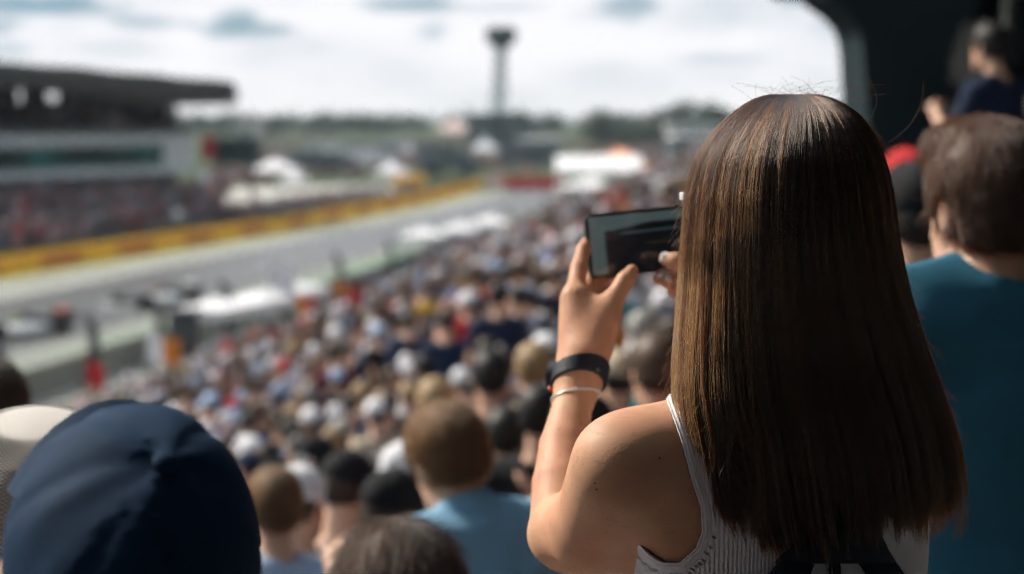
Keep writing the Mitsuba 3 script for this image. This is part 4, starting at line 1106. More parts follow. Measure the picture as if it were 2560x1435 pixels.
# ------------------------------------------------------------------ red gantry, yellow stand, orange screen
RB = thing('red_barrier', 'red barrier wall closing the end of the straight', 'barrier')
pmat('bright_red', (0.50, 0.025, 0.04), 0.5)
for i in range(6):
    a, b = 1262 + 25 * i, 1262 + 25 * (i + 1) - 0.6
    obj('panel', ply(wbox(a, b, 441, 474, 243, 0.5), 'bsdf_bright_red'), RB)
PWB = thing('white_board', 'pale pink advertising board left of the red barrier', 'board')
obj('panel', ply(wbox(1222, 1260, 436, 470, 244, 0.4), 'bsdf_pink_canvas'), PWB)
obj('post', ply(cat(wbox(1226, 1228, 470, 482, 244, 0.3), wbox(1254, 1256, 470, 482, 244, 0.3)), 'bsdf_dark_steel'), PWB)
YB = thing('marshal_tower', 'yellow marshal post beside the far barrier', 'marshal post')
obj('cabin', ply(wbox(985, 1058, 446, 488, 222, 2.5), 'bsdf_bar_yellow'), YB)
obj('roof', ply(wbox(980, 1063, 441, 446, 221.6, 3.2), 'bsdf_bar_yellow'), YB)
obj('window', ply(wbox(1000, 1040, 455, 467, 221.95, 0.1), 'bsdf_far_glass'), YB)
OB = thing('slide_banner', 'orange banner strip running down the far bank at the right', 'banner')
pmat('orange', (0.62, 0.22, 0.06), 0.6)
pts = [(1545, 372, 260), (1580, 385, 250), (1625, 420, 235), (1662, 452, 222)]
bX = np.stack([np.stack([P(a, b, d), P(a - 42, b + 26, d)]) for a, b, d in pts])
bmh = grid_mesh(bX); obj('cloth', ply(thicken(bmh, 0.05), 'bsdf_orange', 40), OB)
for a, b, d in pts:
    g = P(a, b, d); obj('post', ply(rod([g[0], g[1] + 0.1, 0], g + [0, 0.1, 0.3], 0.06, 8), 'bsdf_dark_steel'), OB)

# ------------------------------------------------------------------ trucks of the paddock
pmat('tyre', (0.010, 0.010, 0.011), 0.85, 0.08)
pmat('truck_grey', (0.40, 0.42, 0.44), 0.4)
pmat('truck_white', (0.72, 0.72, 0.73), 0.4)
pmat('truck_dark', (0.05, 0.075, 0.09), 0.4)
def truck(label, px, yb, m, rz):
    g = G(px, yb); k = thing('truck', label, 'truck', 'trucks parked in the paddock'); R = rotz(rz)
    def place_(m_): m_.vertices = m_.vertices @ R.T + g; return m_
    obj('trailer', ply(place_(rbox([0, 0, 2.35], (9.0, 2.5, 2.7), 0.08, 8)), m, 30), k)
    obj('cab', ply(place_(cat(rbox([5.9, 0, 1.7], (2.0, 2.4, 2.3), 0.2, 8))), m, 30), k)
    obj('windscreen', ply(place_(box([6.92, 0, 2.15], [0.04, 2.0, 0.8])), 'bsdf_far_glass'), k)
    for x in (-3.4, -2.2, 5.7):
        for y in (-1.0, 1.0):
            obj('wheel', ply(place_(rod([x, y - 0.16, 0.5], [x, y + 0.16, 0.5], 0.5, 16)), 'bsdf_tyre', 30), k)
    return k
for px, yb, c, rz, lab in ((812, 395, 'truck_grey', 0.1, 'grey truck farthest left in the paddock'), (905, 402, 'truck_dark', 0.0, 'dark truck left of the tower, second from the left'), (985, 392, 'truck_grey', 0.4, 'grey truck angled behind the paddock tents'),
                          (1085, 402, 'truck_dark', 0.0, 'dark truck below the pink tent'), (880, 428, 'truck_white', 0.2, 'white truck behind the yellow barrier'), (790, 440, 'truck_dark', 0.6, 'dark truck right of the peaked tent'),
                          (1310, 425, 'truck_dark', 0.0, 'dark truck above the red barrier'), (1110, 440, 'truck_dark', 0.9, 'dark truck left of the white pavilion')):
    truck(lab, px, yb, 'bsdf_' + c, rz)

# ------------------------------------------------------------------ trees
def leaf_fn(p, n, uv):
    a = fbm(p.x * 0.25, p.y * 0.25, p.z * 0.25, 3)
    return mix(mi.Color3f(0.020, 0.048, 0.040), mi.Color3f(0.05, 0.082, 0.052), a)
pmat('leaf', proc(leaf_fn), 0.8, 0.2)
pmat('bark', (0.06, 0.05, 0.04), 0.9)
def crown(c, rx, rz_, n, seed, size):
    g = np.random.default_rng(seed)
    blobs = g.normal(0, 1, (9, 3)) * [rx * 0.45, rx * 0.45, rz_ * 0.4]
    k = g.integers(0, 9, n)
    o = g.normal(0, 1, (n, 3)); o /= np.linalg.norm(o, axis=1, keepdims=True)
    p = c + blobs[k] + o * (g.random(n) ** 0.4)[:, None] * np.array([rx, rx, rz_]) * 0.52
    a = g.normal(0, 1, (n, 3)); a /= np.linalg.norm(a, axis=1, keepdims=True)
    b = np.cross(a, g.normal(0, 1, (n, 3))); b /= np.linalg.norm(b, axis=1, keepdims=True)
    s = size * g.uniform(0.6, 1.3, n)[:, None]
    v = np.stack([p - a * s, p + b * s * 0.6, p + a * s, p - b * s * 0.6], 1).reshape(-1, 3)
    i = np.arange(n)[:, None] * 4
    return trimesh.Trimesh(v, np.vstack([i + [0, 1, 2], i + [0, 2, 3]]), process=False)
wood = []
g0 = np.random.default_rng(3)
for i in range(420):
    d = g0.uniform(900, 1500); x = g0.uniform(-0.31, 0.31) * d
    hgt = g0.uniform(6, 10.5) * (1 + 0.25 * (meshkit.noise(np.array([x / 90, d / 200, 0.5]))))
    wood.append(crown(np.array([x, d, hgt * 0.55]), hgt * 0.55, hgt * 0.5, 90, 100 + i, 1.7))
for i in range(150):
    d = g0.uniform(560, 800); x = g0.uniform(0.045, 0.32) * d
    hgt = g0.uniform(5.5, 8.5)
    wood.append(crown(np.array([x, d, hgt * 0.55]), hgt * 0.6, hgt * 0.5, 90, 900 + i, 1.3))
WD = obj('woodland', ply(cat(*wood), 'bsdf_leaf'))
labels[WD] = {'label': 'dark green woodland along the horizon', 'category': 'woodland', 'kind': 'stuff'}
def tree(label, px, ytop, d, r, seed):
    k = thing('tree', label, 'tree'); p = P(px, ytop, d); h = p[2]
    obj('trunk', ply(cat(rod([p[0], d, 0], [p[0], d, h * 0.55], h * 0.035, 10, h * 0.018), rod([p[0], d, h * 0.4], [p[0] + r * 0.5, d, h * 0.7], h * 0.014, 8, 0.04), rod([p[0], d, h * 0.42], [p[0] - r * 0.5, d + r * 0.3, h * 0.72], h * 0.014, 8, 0.04)), 'bsdf_bark'), k)
    obj('crown', ply(crown(np.array([p[0], d, h * 0.62]), r, h * 0.42, 900, seed, h * 0.06), 'bsdf_leaf'), k)
tree('round dark tree on the horizon left of the tower, right of the video board', 690, 284, 850, 8, 1)
tree('dark tree on the horizon midway between grandstand and tower', 893, 287, 850, 7, 2)
tree('dark tree on the horizon right of the tower above the long building', 1505, 277, 800, 8, 4)
tree('tallest tree beside the head of the woman, on the horizon', 1788, 246, 480, 7, 5)
tree('tree left of the tallest one beside the head of the woman', 1690, 262, 560, 6, 6)
tree('small tree seen between the hair of the woman and the dark column', 2140, 236, 400, 4.5, 7)
# ------------------------------------------------------------------ people of the crowd
def person_parts(hz, lean=0.05, pitch=0.0, hyaw=0.0, tilt=0.0, arms=('down', 'down'), hair='short', s=1.0, h=0.012, sleeve=0.55, seed=1, shirt_loose=0.016, hands=True, collar=False, hunch=0.0):
    """one figure in its own frame (x right, y forward, z up, origin on the floor), head centre hz above the floor; returns meshes by part"""
    stand = hz > 1.36
    hip = np.array([0, 0, max(0.50, hz - 0.78 * s)])
    O = np.array([0, lean, hz])
    def sp(z): return lean * np.clip((z - hip[2]) / (hz - hip[2]), 0, 1) ** 1.4
    def C(x, y, dz):
        dz = dz + hunch * np.clip((dz + 0.75) / 0.4, 0, 1)
        return np.array([x * s, y * s + sp(hz + dz * s), hz + dz * s])
    R = rotz(hyaw) @ rotx(pitch) @ np.array([[math.cos(tilt), 0, math.sin(tilt)], [0, 1, 0], [-math.sin(tilt), 0, math.cos(tilt)]])
    hp = head_prims(O, R, s)
    neck_ = [(cone(C(0, -0.03, -0.27), O + R @ np.array([0, -0.02, -0.05]) * s, 0.058 * s, 0.052 * s), 0.03)]
    tors = [(ell(C(0, 0, -0.40), np.array([0.16, 0.105, 0.19]) * s), 0), (ell(C(0, 0.01, -0.62), np.array([0.15, 0.105, 0.2]) * s), 0.06),
            (cone(C(-0.155, -0.01, -0.255), C(0.155, -0.01, -0.255), 0.066 * s, 0.066 * s), 0.06), (cone(C(0, -0.025, -0.2), C(-0.13, -0.015, -0.235), 0.05 * s, 0.045 * s), 0.04), (cone(C(0, -0.025, -0.2), C(0.13, -0.015, -0.235), 0.05 * s, 0.045 * s), 0.04)]
    pel = [(ell(hip + [0, 0, 0.02], np.array([0.165, 0.125, 0.14]) * s), 0)]
    legp = []
    for sx in (-1, 1):
        a = hip + np.array([0.09 * sx, 0, -0.03])
        if stand:
            k = np.array([0.10 * sx, 0.03, hip[2] * 0.52]); f_ = np.array([0.10 * sx, 0.0, 0.07])
        else:
            k = hip + np.array([0.13 * sx, 0.40, 0.02]); f_ = np.array([0.13 * sx, 0.42, 0.07])
        legp += [(cone(a, k, 0.085 * s, 0.058 * s), 0.05), (cone(k, f_, 0.056 * s, 0.038 * s), 0.03), (cone(f_ + [0, -0.03, -0.02], f_ + [0.02 * sx, 0.15, -0.035], 0.04, 0.032), 0.03)]
    armp, upper, handp = [], [], []
    for sx, st in zip((-1, 1), arms):
        sh = C(0.185 * sx, -0.01, -0.27)
        if st == 'down': el, wr = C(0.235 * sx, -0.03, -0.55), C(0.20 * sx, 0.16, -0.70)
        elif st == 'lap': el, wr = C(0.25 * sx, 0.02, -0.53), C(0.09 * sx, 0.24, -0.60)
        elif st == 'phone': el, wr = C(0.24 * sx, 0.20, -0.42), C(0.07 * sx, 0.34, -0.10)
        elif st == 'up': el, wr = C(0.30 * sx, 0.14, -0.06), C(0.22 * sx, 0.20, 0.20)
        else: el, wr = C(0.27 * sx, 0.12, -0.50), C(0.16 * sx, 0.30, -0.36)
        upper.append((cone(sh, sh + (el - sh) * sleeve, 0.056 * s, 0.05 * s), 0.03))
        armp += [(cone(sh, el, 0.053 * s, 0.041 * s), 0.035), (cone(el, wr, 0.040 * s, 0.027 * s), 0.01)]
        if hands:
            F = (wr - el) / np.linalg.norm(wr - el); N = np.array([-sx, 0.4, 0.0]); N -= F * (N @ F); N /= np.linalg.norm(N)
            handp += hand_prims(wr, F, N, np.cross(N, F) * (1 if sx < 0 else -1), s, 0.6)
        else:
            armp.append((cone(wr, wr + (wr - el) / np.linalg.norm(wr - el) * 0.12 * s, 0.03 * s, 0.024 * s), 0.02))
    hf_, tf_, lf_, af_ = blend(hp), blend(tors + neck_), blend(pel + legp), blend(armp + handp)
    bf_ = lambda p: smin(smin(smin(tf_(p), hf_(p), 0.025), af_(p), 0.03), lf_(p), 0.05)
    lo, hi = np.array([-0.48, -0.35, -0.0]) , np.array([0.48, 0.72 + abs(lean), hz + 0.36 * s])
    out = {'body': nets(bf_, lo, hi, h)}
    t2, u2, p2, l2 = blend(tors), blend(upper), blend(pel), blend(pel + legp)
    g = np.random.default_rng(seed); ph = g.uniform(0, 9, 3)
    def shirt_f(p):
        d = smin(smin(t2(p), u2(p), 0.035), p2(p), 0.08)
        q = np.asarray(p, float)
        fold = meshkit.noise(q * [11, 11, 5] + ph) - 0.5 + 0.8 * (np.abs(meshkit.noise((q + 0.05 * q[:, [2, 0, 1]]) * [9, 9, 17] + ph * 2) - 0.5) * -2 + 0.5) if h < 0.02 else 0
        return d - shirt_loose - 0.016 * fold
    m = nets(shirt_f, lo, hi, h)
    v = m.vertices
    nk = C(0, -0.02, -0.185)
    nval = np.linalg.norm((v - nk) * [1, 1, 0.9], axis=1) - 0.085 * s
    val = np.minimum(nval, v[:, 2] - (hip[2] - 0.06))
    out['shirt'] = thicken(cut(m, val), 0.004) if h < 0.02 else cut(m, val)
    if collar:
        t = np.linspace(0, 2 * np.pi, 40, endpoint=False)
        rr = []
        for k_, (r_, z_) in enumerate(((0.067, -0.165), (0.072, -0.15), (0.080, -0.175), (0.092, -0.205), (0.086, -0.21), (0.07, -0.175))):
            rr.append(np.stack([C(r_ * math.sin(a), -0.025 + r_ * 0.95 * math.cos(a), z_ - 0.035 * math.cos(a)) for a in t]))
        rr = np.stack(rr + [rr[0]], 1); rr = np.concatenate([rr, rr[:1]], 0)
        cm = grid_mesh(rr)
        if cm.volume < 0: cm.invert()
        out['collar'] = cm
    tr = lambda p: l2(p) - 0.013
    m = nets(tr, lo, hi, max(h, 0.016)); v = m.vertices
    out['trousers'] = cut(m, np.minimum(hip[2] + 0.10 - v[:, 2], v[:, 2] - 0.09))
    L = lambda x, y, z: O + R @ (np.array([x, y, z]) * s)
    E_ = lambda c, r: ell(L(*c), np.array(r) * s, R)
    if hair in ('short', 'quiff', 'long', 'bun', 'crop', 'fringe'):
        o = {'crop': 0.006}.get(hair, 0.015)
        pr = [(E_((0, -0.014, 0.034), (0.076 + o, 0.096 + o, 0.086 + o)), 0), (E_((0, -0.05, -0.018), (0.064 + o * 0.6, 0.054 + o * 0.6, 0.05)), 0.03 * s)]
        if hair == 'quiff': pr.append((E_((0, 0.03, 0.105), (0.062, 0.06, 0.03)), 0.03 * s))
        if hair == 'long': pr += [(cone(L(-0.045, -0.045, -0.03), L(-0.065, -0.075, -0.27), 0.048 * s, 0.04 * s), 0.05), (cone(L(0.045, -0.045, -0.03), L(0.065, -0.075, -0.27), 0.048 * s, 0.04 * s), 0.05), (cone(L(0, -0.06, -0.03), L(0, -0.09, -0.28), 0.055 * s, 0.045 * s), 0.05)]
        if hair == 'bun': pr.append((E_((0, -0.11, 0.07), (0.036, 0.036, 0.034)), 0.02))
        pr += [(E_((0, 0.10, -0.055), (0.085, 0.075, 0.125)), -0.012 * s)]
        if hair != 'long': pr += [(E_((-0.082, 0.0, -0.02), (0.02, 0.028, 0.034)), -0.01), (E_((0.082, 0.0, -0.02), (0.02, 0.028, 0.034)), -0.01)]
        b_ = blend(pr)
        def hfun(p):
            d = b_(p)
            if h < 0.02:
                q = np.asarray(p, float)
                d = d + (meshkit.fbm(q * [75, 75, 60] + ph, 3) - 0.5) * (0.012 if hair in ('short', 'quiff', 'fringe') else 0.006) * s
            return d
        out['hair'] = nets(hfun, O - 0.36 * s, O + 0.24 * s, min(h, 0.03), 1)
    if hair in ('cap', 'backcap'):
        fw = 1 if hair == 'cap' else -1
        ce, cr_ = (0, -0.012, 0.036), (0.087, 0.106, 0.092)
        dome = E_(ce, cr_)
        def seamed(p):
            d = dome(p)
            q = (np.asarray(p) - O) @ R / s
            a = np.arctan2(q[:, 0], q[:, 1] + 0.012)
            seam = np.exp(-(np.abs((a / (np.pi / 3)) % 1 - 0.5) / 0.05) ** 2)
            wr_ = meshkit.fbm(np.column_stack([a * 1.6, q[:, 2] * 9, 0 * a]) + ph, 3) - 0.5 if h < 0.02 else 0
            return d + (0.0036 * seam + 0.017 * wr_ * np.clip((q[:, 2] - 0.0) / 0.06, 0, 1)) * s
        m = nets(seamed, O - 0.2 * s, O + 0.2 * s, min(h, 0.03), 1)
        q = (m.vertices - O) @ R / s
        m = cut(m, q[:, 2] - 0.012 - 0.012 * fw * q[:, 1] / 0.1)
        out['cap'] = thicken(m, 0.003) if h < 0.02 else m
        t, w = np.meshgrid(np.linspace(-1.12, 1.12, 15), np.linspace(0, 1, 6))
        bx_ = np.sin(t) * (0.080 + 0.012 * w); by_ = fw * (np.cos(t) * 0.098 + w * 0.072 * np.cos(t * 0.85)) - 0.012
        bz_ = 0.022 - 0.012 * w * 1.2 - 0.028 * np.sin(t) ** 2 * (0.3 + 0.7 * w)
        bX = O + (np.stack([bx_, by_, bz_], -1) * s) @ R.T
        bm_ = grid_mesh(bX)
        if (bm_.face_normals @ R[:, 2]).mean() < 0: bm_.invert()
        out['brim'] = thicken(bm_, 0.004)
        bt = trimesh.creation.icosphere(2 if h < 0.02 else 1, 0.009 * s); bt.vertices = bt.vertices * [1, 1, 0.6] @ R.T + L(0, -0.012, 0.129)
        out['button'] = bt
        pr = [(E_((0, -0.016, 0.01), (0.080, 0.100, 0.06)), 0), (E_((0, -0.05, -0.03), (0.068, 0.058, 0.04)), 0.03 * s), (E_((0, 0.10, -0.04), (0.085, 0.08, 0.1)), -0.012), (E_((-0.082, 0.0, -0.02), (0.02, 0.028, 0.034)), -0.01), (E_((0.082, 0.0, -0.02), (0.02, 0.028, 0.034)), -0.01)]
        out['hair'] = nets(blend(pr), O - 0.2 * s, O + 0.2 * s, min(h, 0.03), 1)
    return out

# cloth colours
def cloth(name, c):
    def fn(p, n, uv): return mi.Color3f(c) * (0.78 + 0.3 * fbm(p.x * 9, p.y * 9, p.z * 9, 2) + 0.1 * noise(p.x * 160, p.y * 160, p.z * 160))
    return pmat('cloth_' + name, proc(fn), 0.85, 0.15, sheen=0.2)
CLOTH = {'black': (0.012, 0.013, 0.016), 'navy': (0.014, 0.024, 0.055), 'grey': (0.22, 0.23, 0.25), 'white': (0.72, 0.72, 0.76), 'red': (0.48, 0.03, 0.035), 'pale blue': (0.36, 0.47, 0.66), 'blue': (0.06, 0.16, 0.42),
         'pink': (0.58, 0.36, 0.38), 'orange': (0.62, 0.22, 0.04), 'beige': (0.46, 0.38, 0.28), 'teal': (0.03, 0.20, 0.24), 'maroon': (0.13, 0.03, 0.045), 'yellow': (0.68, 0.42, 0.04)}
for k_, c_ in CLOTH.items(): cloth(k_.replace(' ', '_'), c_)
CB = lambda k_: 'bsdf_cloth_' + k_.replace(' ', '_')

def place_person(meshes, at_, yaw, label, mats, group=None, smooth=True):
    """adds a figure whose head centre is at at_"""
    k = thing('person', label, 'person', group)
    for nm, m in meshes.items():
        if nm == 'button': continue
        parent = k
        mm = m.copy(); mm.vertices = mm.vertices @ rotz(yaw).T + at_
        kk = obj(nm, ply(mm, mats[nm], True if nm in ('body', 'hair', 'button', 'collar') else 50), parent)
        if nm == 'cap':
            b = meshes['button'].copy(); b.vertices = b.vertices @ rotz(yaw).T + at_
            obj('button', ply(b, mats['button'], True), kk)
    return k

strand_mat('fur_blond', (0.20, 0.36, 0.62)); strand_mat('fur_sandy', (0.20, 0.38, 0.68)); strand_mat('fur_dark', (0.5, 0.95, 1.6)); strand_mat('fur_brown', (0.8, 1.25, 1.8))
def fur(name, mesh, c, n, L, bsdf, yaw=0.0, lift=0.5):
    """short hair lying on a head of hair"""
    g = np.random.default_rng(n)
    v, f, nn = meshkit.arrays(mesh, True)
    t = v[f]; ctr = (t.mean(1) - c) @ rotz(yaw)
    f = f[~((ctr[:, 1] > 0.02) & (ctr[:, 2] < 0.075))]; t = v[f]; ar = np.linalg.norm(np.cross(t[:, 1] - t[:, 0], t[:, 2] - t[:, 0]), axis=1)
    k = g.choice(len(f), n, p=ar / ar.sum())
    w = g.dirichlet([1, 1, 1], n)
    p = np.einsum('ij,ijk->ik', w, t[k]); q = np.einsum('ij,ijk->ik', w, nn[f[k]])
    fl = (p - c) * [1, 1, 0.3] + np.array([0, -0.02, -0.09]) + g.normal(0, 0.028, (n, 3))
    fl -= q * (fl * q).sum(1)[:, None]; fl /= np.linalg.norm(fl, axis=1, keepdims=True) + 1e-9
    l = L * g.uniform(0.5, 1.2, n)[:, None]; up = g.uniform(0.1, 1.0, n)[:, None] * lift
    pts = np.stack([p - q * 0.004, p + fl * l * 0.3 + q * l * 0.22 * up, p + fl * l * 0.65 + q * l * 0.3 * up, p + fl * l + q * l * 0.25 * up - [0, 0, 0.004]], 1)
    return curves(name, pts, np.full((n, 4), 0.00035) * np.array([1, 1, 0.9, 0.5]), bsdf)

HEROES = []
def hero(label, px, py, d, yaw, skin=0, hairc=0, shirt='navy', capc='navy', hz=None, brimc=None, trouser='navy', **kw):
    """a figure with its head centre at a pixel and distance; the floor under it sets whether it sits or stands"""
    c = P(px, py, d)
    s = kw.get('s', 1.0)
    if hz is None:
        hz = c[2] - floor_z(c[0], d)
        hz = float(np.clip(hz, 1.22 * s, 1.68))
    fur_ = kw.pop('fur', None)
    m = person_parts(hz, **kw)
    lean = kw.get('lean', 0.05)
    off = rotz(yaw) @ np.array([0, lean, hz])
    mats = {'body': f'bsdf_skin{skin}', 'shirt': CB(shirt), 'trousers': CB(trouser), 'hair': f'bsdf_hair{hairc}', 'cap': CB(capc), 'brim': CB(brimc or capc), 'button': CB(capc), 'collar': CB(shirt)}
    HEROES.append((c[0], d, 0.34 * s))
    k = place_person(m, c - off, yaw, label, mats)
    if fur_:
        n_, L_, tone = fur_
        hm_ = m['hair'].copy(); hm_.vertices = hm_.vertices @ rotz(yaw).T + (c - off)
        obj('hair_strand', fur(k, hm_, c, n_, L_, 'bsdf_fur_' + tone, yaw, 0.08 if tone == 'brown' else 0.45), k + '__hair')
        labels[k + '__hair__hair_strand'] = {'kind': 'stuff'}
    return k
pmat('cloth_sky', proc(lambda p, n, uv: mi.Color3f(0.17, 0.33, 0.48) * (0.8 + 0.3 * fbm(p.x * 9, p.y * 9, p.z * 9, 2))), 0.85, 0.15, sheen=0.25)
pmat('cloth_petrol', proc(lambda p, n, uv: mi.Color3f(0.028, 0.125, 0.20) * (0.8 + 0.3 * fbm(p.x * 9, p.y * 9, p.z * 9, 2))), 0.85, 0.15, sheen=0.25)
pmat('cloth_capnavy', proc(lambda p, n, uv: mi.Color3f(0.006, 0.027, 0.068) * (0.8 + 0.25 * fbm(p.x * 30, p.y * 30, p.z * 30, 2) + 0.12 * noise(p.x * 900, p.y * 900, p.z * 900))), 0.8, 0.15)
hero('person in a navy cloth cap with a button on top, lower left corner', 308, 1428, 1.36, 0.15, 0, 1, 'maroon', 'capnavy', pitch=0.66, tilt=0.26, s=1.02, hair='cap', h=0.008, seed=4, lean=0.0)
hero('man with short blond hair and blue polo shirt bowing his head', 1116, 1150, 4.25, 0.70, 0, 2, 'sky', pitch=-0.36, lean=0.20, hair='short', h=0.010, seed=2, s=0.98, collar=True, arms=('fwd', 'lap'), hyaw=-0.1, tilt=-0.10, hunch=0.065, fur=(6000, 0.026, 'sandy'))
hero('man with dark wavy hair and petrol blue shirt at the right edge', 2462, 525, 2.84, 0.36, 0, 0, 'petrol', pitch=-0.08, hair='quiff', h=0.010, seed=5, s=1.0, lean=0.06, arms=('fwd', 'fwd'), hyaw=0.1, sleeve=0.7, hunch=0.085, fur=(6000, 0.032, 'dark'))
hero('person with smooth brown hair at the bottom edge, left of the blue polo', 998, 1522, 2.75, 0.1, 0, 5, 'black', hair='long', h=0.010, seed=6, s=0.98, lean=0.08, pitch=-0.2, fur=(9000, 0.06, 'brown'))
hero('fair haired child in a pale blue shirt just right of the navy cap', 685, 1268, 5.2, 0.25, 1, 2, 'pale blue', hair='short', h=0.012, seed=7, s=0.86, hz=1.1, lean=0.06, fur=(3000, 0.022, 'sandy'))
hero('person in a white sun cap beside the fair haired child', 748, 1256, 5.7, -0.3, 0, 0, 'white', 'white', hair='cap', h=0.014, seed=8, s=0.9, hz=1.15, pitch=-0.2)
hero('man with bowed head, left one of the two big black caps', 868, 1222, 6.3, -0.45, 1, 0, 'black', 'black', hair='cap', h=0.012, seed=9, lean=0.12, pitch=-0.35)
hero('man facing right, right one of the two big black caps', 988, 1282, 5.5, -0.8, 1, 0, 'navy', 'black', hair='cap', h=0.012, seed=10, lean=0.1, pitch=-0.2)
hero('dark haired person in black just left of the raised forearm, below the wrist', 1265, 1090, 8.0, -0.1, 0, 1, 'black', hair='short', h=0.016, seed=11)
hero('person in dark clothes and black hair just left of the bracelet', 1354, 1040, 7.6, -0.3, 0, 1, 'black', hair='short', h=0.016, seed=12)
hero('dark haired head in a grey top, second head left of the wristwatch', 1224, 944, 8.6, 0.2, 0, 1, 'grey', hair='short', h=0.016, seed=13)
hero('sandy haired person close to the left of the wristwatch', 1334, 925, 8.8, 0.1, 0, 3, 'beige', hair='short', h=0.016, seed=14)
hero('man in a pale cap with black back hair just right of the wristwatch', 1540, 940, 8.8, 0.1, 0, 1, 'navy', 'beige', hair='cap', h=0.016, seed=15)
hero('brown haired person with red neck between wristwatch and long brown hair', 1638, 932, 6.2, 0.35, 2, 5, 'black', hair='short', h=0.014, seed=16, pitch=-0.15)
hero('person in a white shirt just behind the bare shoulder of the woman', 1452, 1090, 5.4, 0.4, 0, 1, 'white', hair='short', h=0.014, seed=17)
hero('brown haired person at the left edge above the straw hat', -30, 1035, 4.3, 0.3, 0, 5, 'black', hair='short', h=0.012, seed=18, fur=(3000, 0.024, 'brown'))
hero('person in a black cap and grey shirt, above the two big black caps', 792, 1152, 9.0, -0.5, 0, 0, 'grey', 'black', hair='cap', h=0.016, seed=19)
hero('person with fair hair and white shirt just above the blond man', 1088, 1012, 8.8, 0.1, 0, 3, 'white', hair='short', h=0.016, seed=20)
hero('person in dark jacket leaning out from the upper rows at the top right', 2472, 118, 10.2, 0.6, 0, 1, 'navy', hair='short', h=0.016, seed=21, lean=0.15, arms=('fwd', 'lap'))
hero('dark clothed person in a black cap between the woman and the right man', 2285, 540, 4.4, 0.2, 0, 1, 'black', 'black', hair='cap', h=0.014, seed=22)
hero('person in a red top and red cap right of the head of the woman', 2262, 462, 6.6, 0.2, 0, 1, 'red', 'red', hair='cap', h=0.016, seed=23)
hero('person in black above the head of the man at the right edge', 2640, 300, 5.6, 0.4, 0, 1, 'black', hair='short', h=0.016, seed=24)

pf_ = P(2472, 118, 10.2)
obj('platform', ply(box([pf_[0], 10.2, pf_[2] - 1.68 - 0.35], [1.0, 1.0, 0.68]), 'bsdf_dark_frame'), NSB)
# the straw hat person behind the navy cap
STRAW_AT = P(100, 1345, 1.95)
SHZ = 1.5
sp_ = person_parts(SHZ, hair='crop', h=0.014, seed=30, lean=0.02)
sp_.pop('hair')
sk = place_person(sp_, STRAW_AT - np.array([0, 0.02, SHZ]), 0.2, 'person in a pale woven straw hat, behind the navy cap at the left edge', {'body': 'bsdf_skin1', 'shirt': CB('grey'), 'trousers': CB('navy')})
HEROES.append((STRAW_AT[0], 1.95, 0.4))
SR = rotz(0.2) @ rotx(0.18)
def straw_uv(p):
    q = [sum(float(SR[k, i]) * (c - float(STRAW_AT[k])) for k, c in enumerate((p.x, p.y, p.z))) for i in range(3)]
    r = dr.sqrt(dr.square(q[0]) + dr.square(q[1] / 1.1))
    return (r + dr.maximum(0, 0.128 - q[2])) / 0.0055, dr.atan2(q[0], q[1]) * (90 / (2 * math.pi))
def straw_fn(p, n, uv):
    u, v = straw_uv(p)
    return mi.Color3f(0.66, 0.63, 0.60) * (0.88 + 0.30 * smoothstep(7.0, 12.0, u) * dr.sin(u * 2 * math.pi) * dr.sin(v * 2 * math.pi))
def straw_bump(p, n, uv):
    u, v = straw_uv(p)
    return 0.0020 * smoothstep(7.0, 12.0, u) * dr.sin(u * 2 * math.pi) * dr.sin(v * 2 * math.pi)
mat('straw', {'type': 'twosided', 'bsdf': {'type': 'bumpmap', 'arbitrary': proc(straw_bump, 4e-4), 'scale': 1.0, 'bsdf': {'type': 'principled', 'base_color': proc(straw_fn), 'roughness': 0.8, 'specular': 0.2}}})
hp_ = [(0.0006, 0.128), (0.03, 0.127), (0.06, 0.122), (0.085, 0.108), (0.102, 0.08), (0.108, 0.045), (0.112, 0.02), (0.125, 0.008), (0.15, -0.004), (0.175, -0.016), (0.178, -0.020)]
th = np.linspace(0, 2 * np.pi, 97)
HX = np.stack([np.stack([r * np.sin(th), r * 1.1 * np.cos(th), np.full(97, z)], 1) for r, z in hp_])
HX = HX @ SR.T + STRAW_AT + [0, 0, 0.0]
hm = grid_mesh(HX)
hm.merge_vertices(digits_vertex=7)
if hm.face_normals[:80, 2].mean() < 0: hm.invert()
obj('straw_hat', ply(thicken(hm, 0.003), 'bsdf_straw', True), sk)

# ------------------------------------------------------------------ the 300 nearest of the crowd, each one a person
PROTO = []
for i, (hz, hair, arms, lean, pitch) in enumerate((
        (1.24, 'short', ('down', 'lap'), 0.06, -0.1), (1.26, 'cap', ('lap', 'lap'), 0.08, -0.15), (1.22, 'long', ('lap', 'down'), 0.05, 0.0),
        (1.62, 'short', ('down', 'down'), 0.03, 0.0), (1.58, 'cap', ('phone', 'phone'), 0.03, 0.0), (1.25, 'bun', ('fwd', 'fwd'), 0.05, 0.0), (1.24, 'crop', ('fwd', 'lap'), 0.09, -0.2), (1.27, 'cap', ('down', 'phone'), 0.02, 0.1))):
    m = person_parts(hz, lean=lean, pitch=pitch, hair=hair, arms=arms, h=0.036, seed=40 + i, hands=False)
    PROTO.append((hz, lean, hair, {k_: (ply(v_, None, True), v_) for k_, v_ in m.items() if k_ != 'button'}))
SHIRTS = ['black'] * 19 + ['navy'] * 17 + ['grey'] * 4 + ['white'] * 11 + ['red'] + ['pale blue'] * 5 + ['blue'] * 2 + ['pink'] * 2 + ['orange'] + ['beige'] + ['teal'] + ['maroon'] + ['yellow']
HW = ['dark brown', 'black', 'brown', 'fair', 'grey', 'brown']
CAPS = ['black', 'navy', 'white', 'white', 'white', 'navy', 'red', 'pale blue', 'grey']
cr = np.random.default_rng(11)
cand, behind = [], []
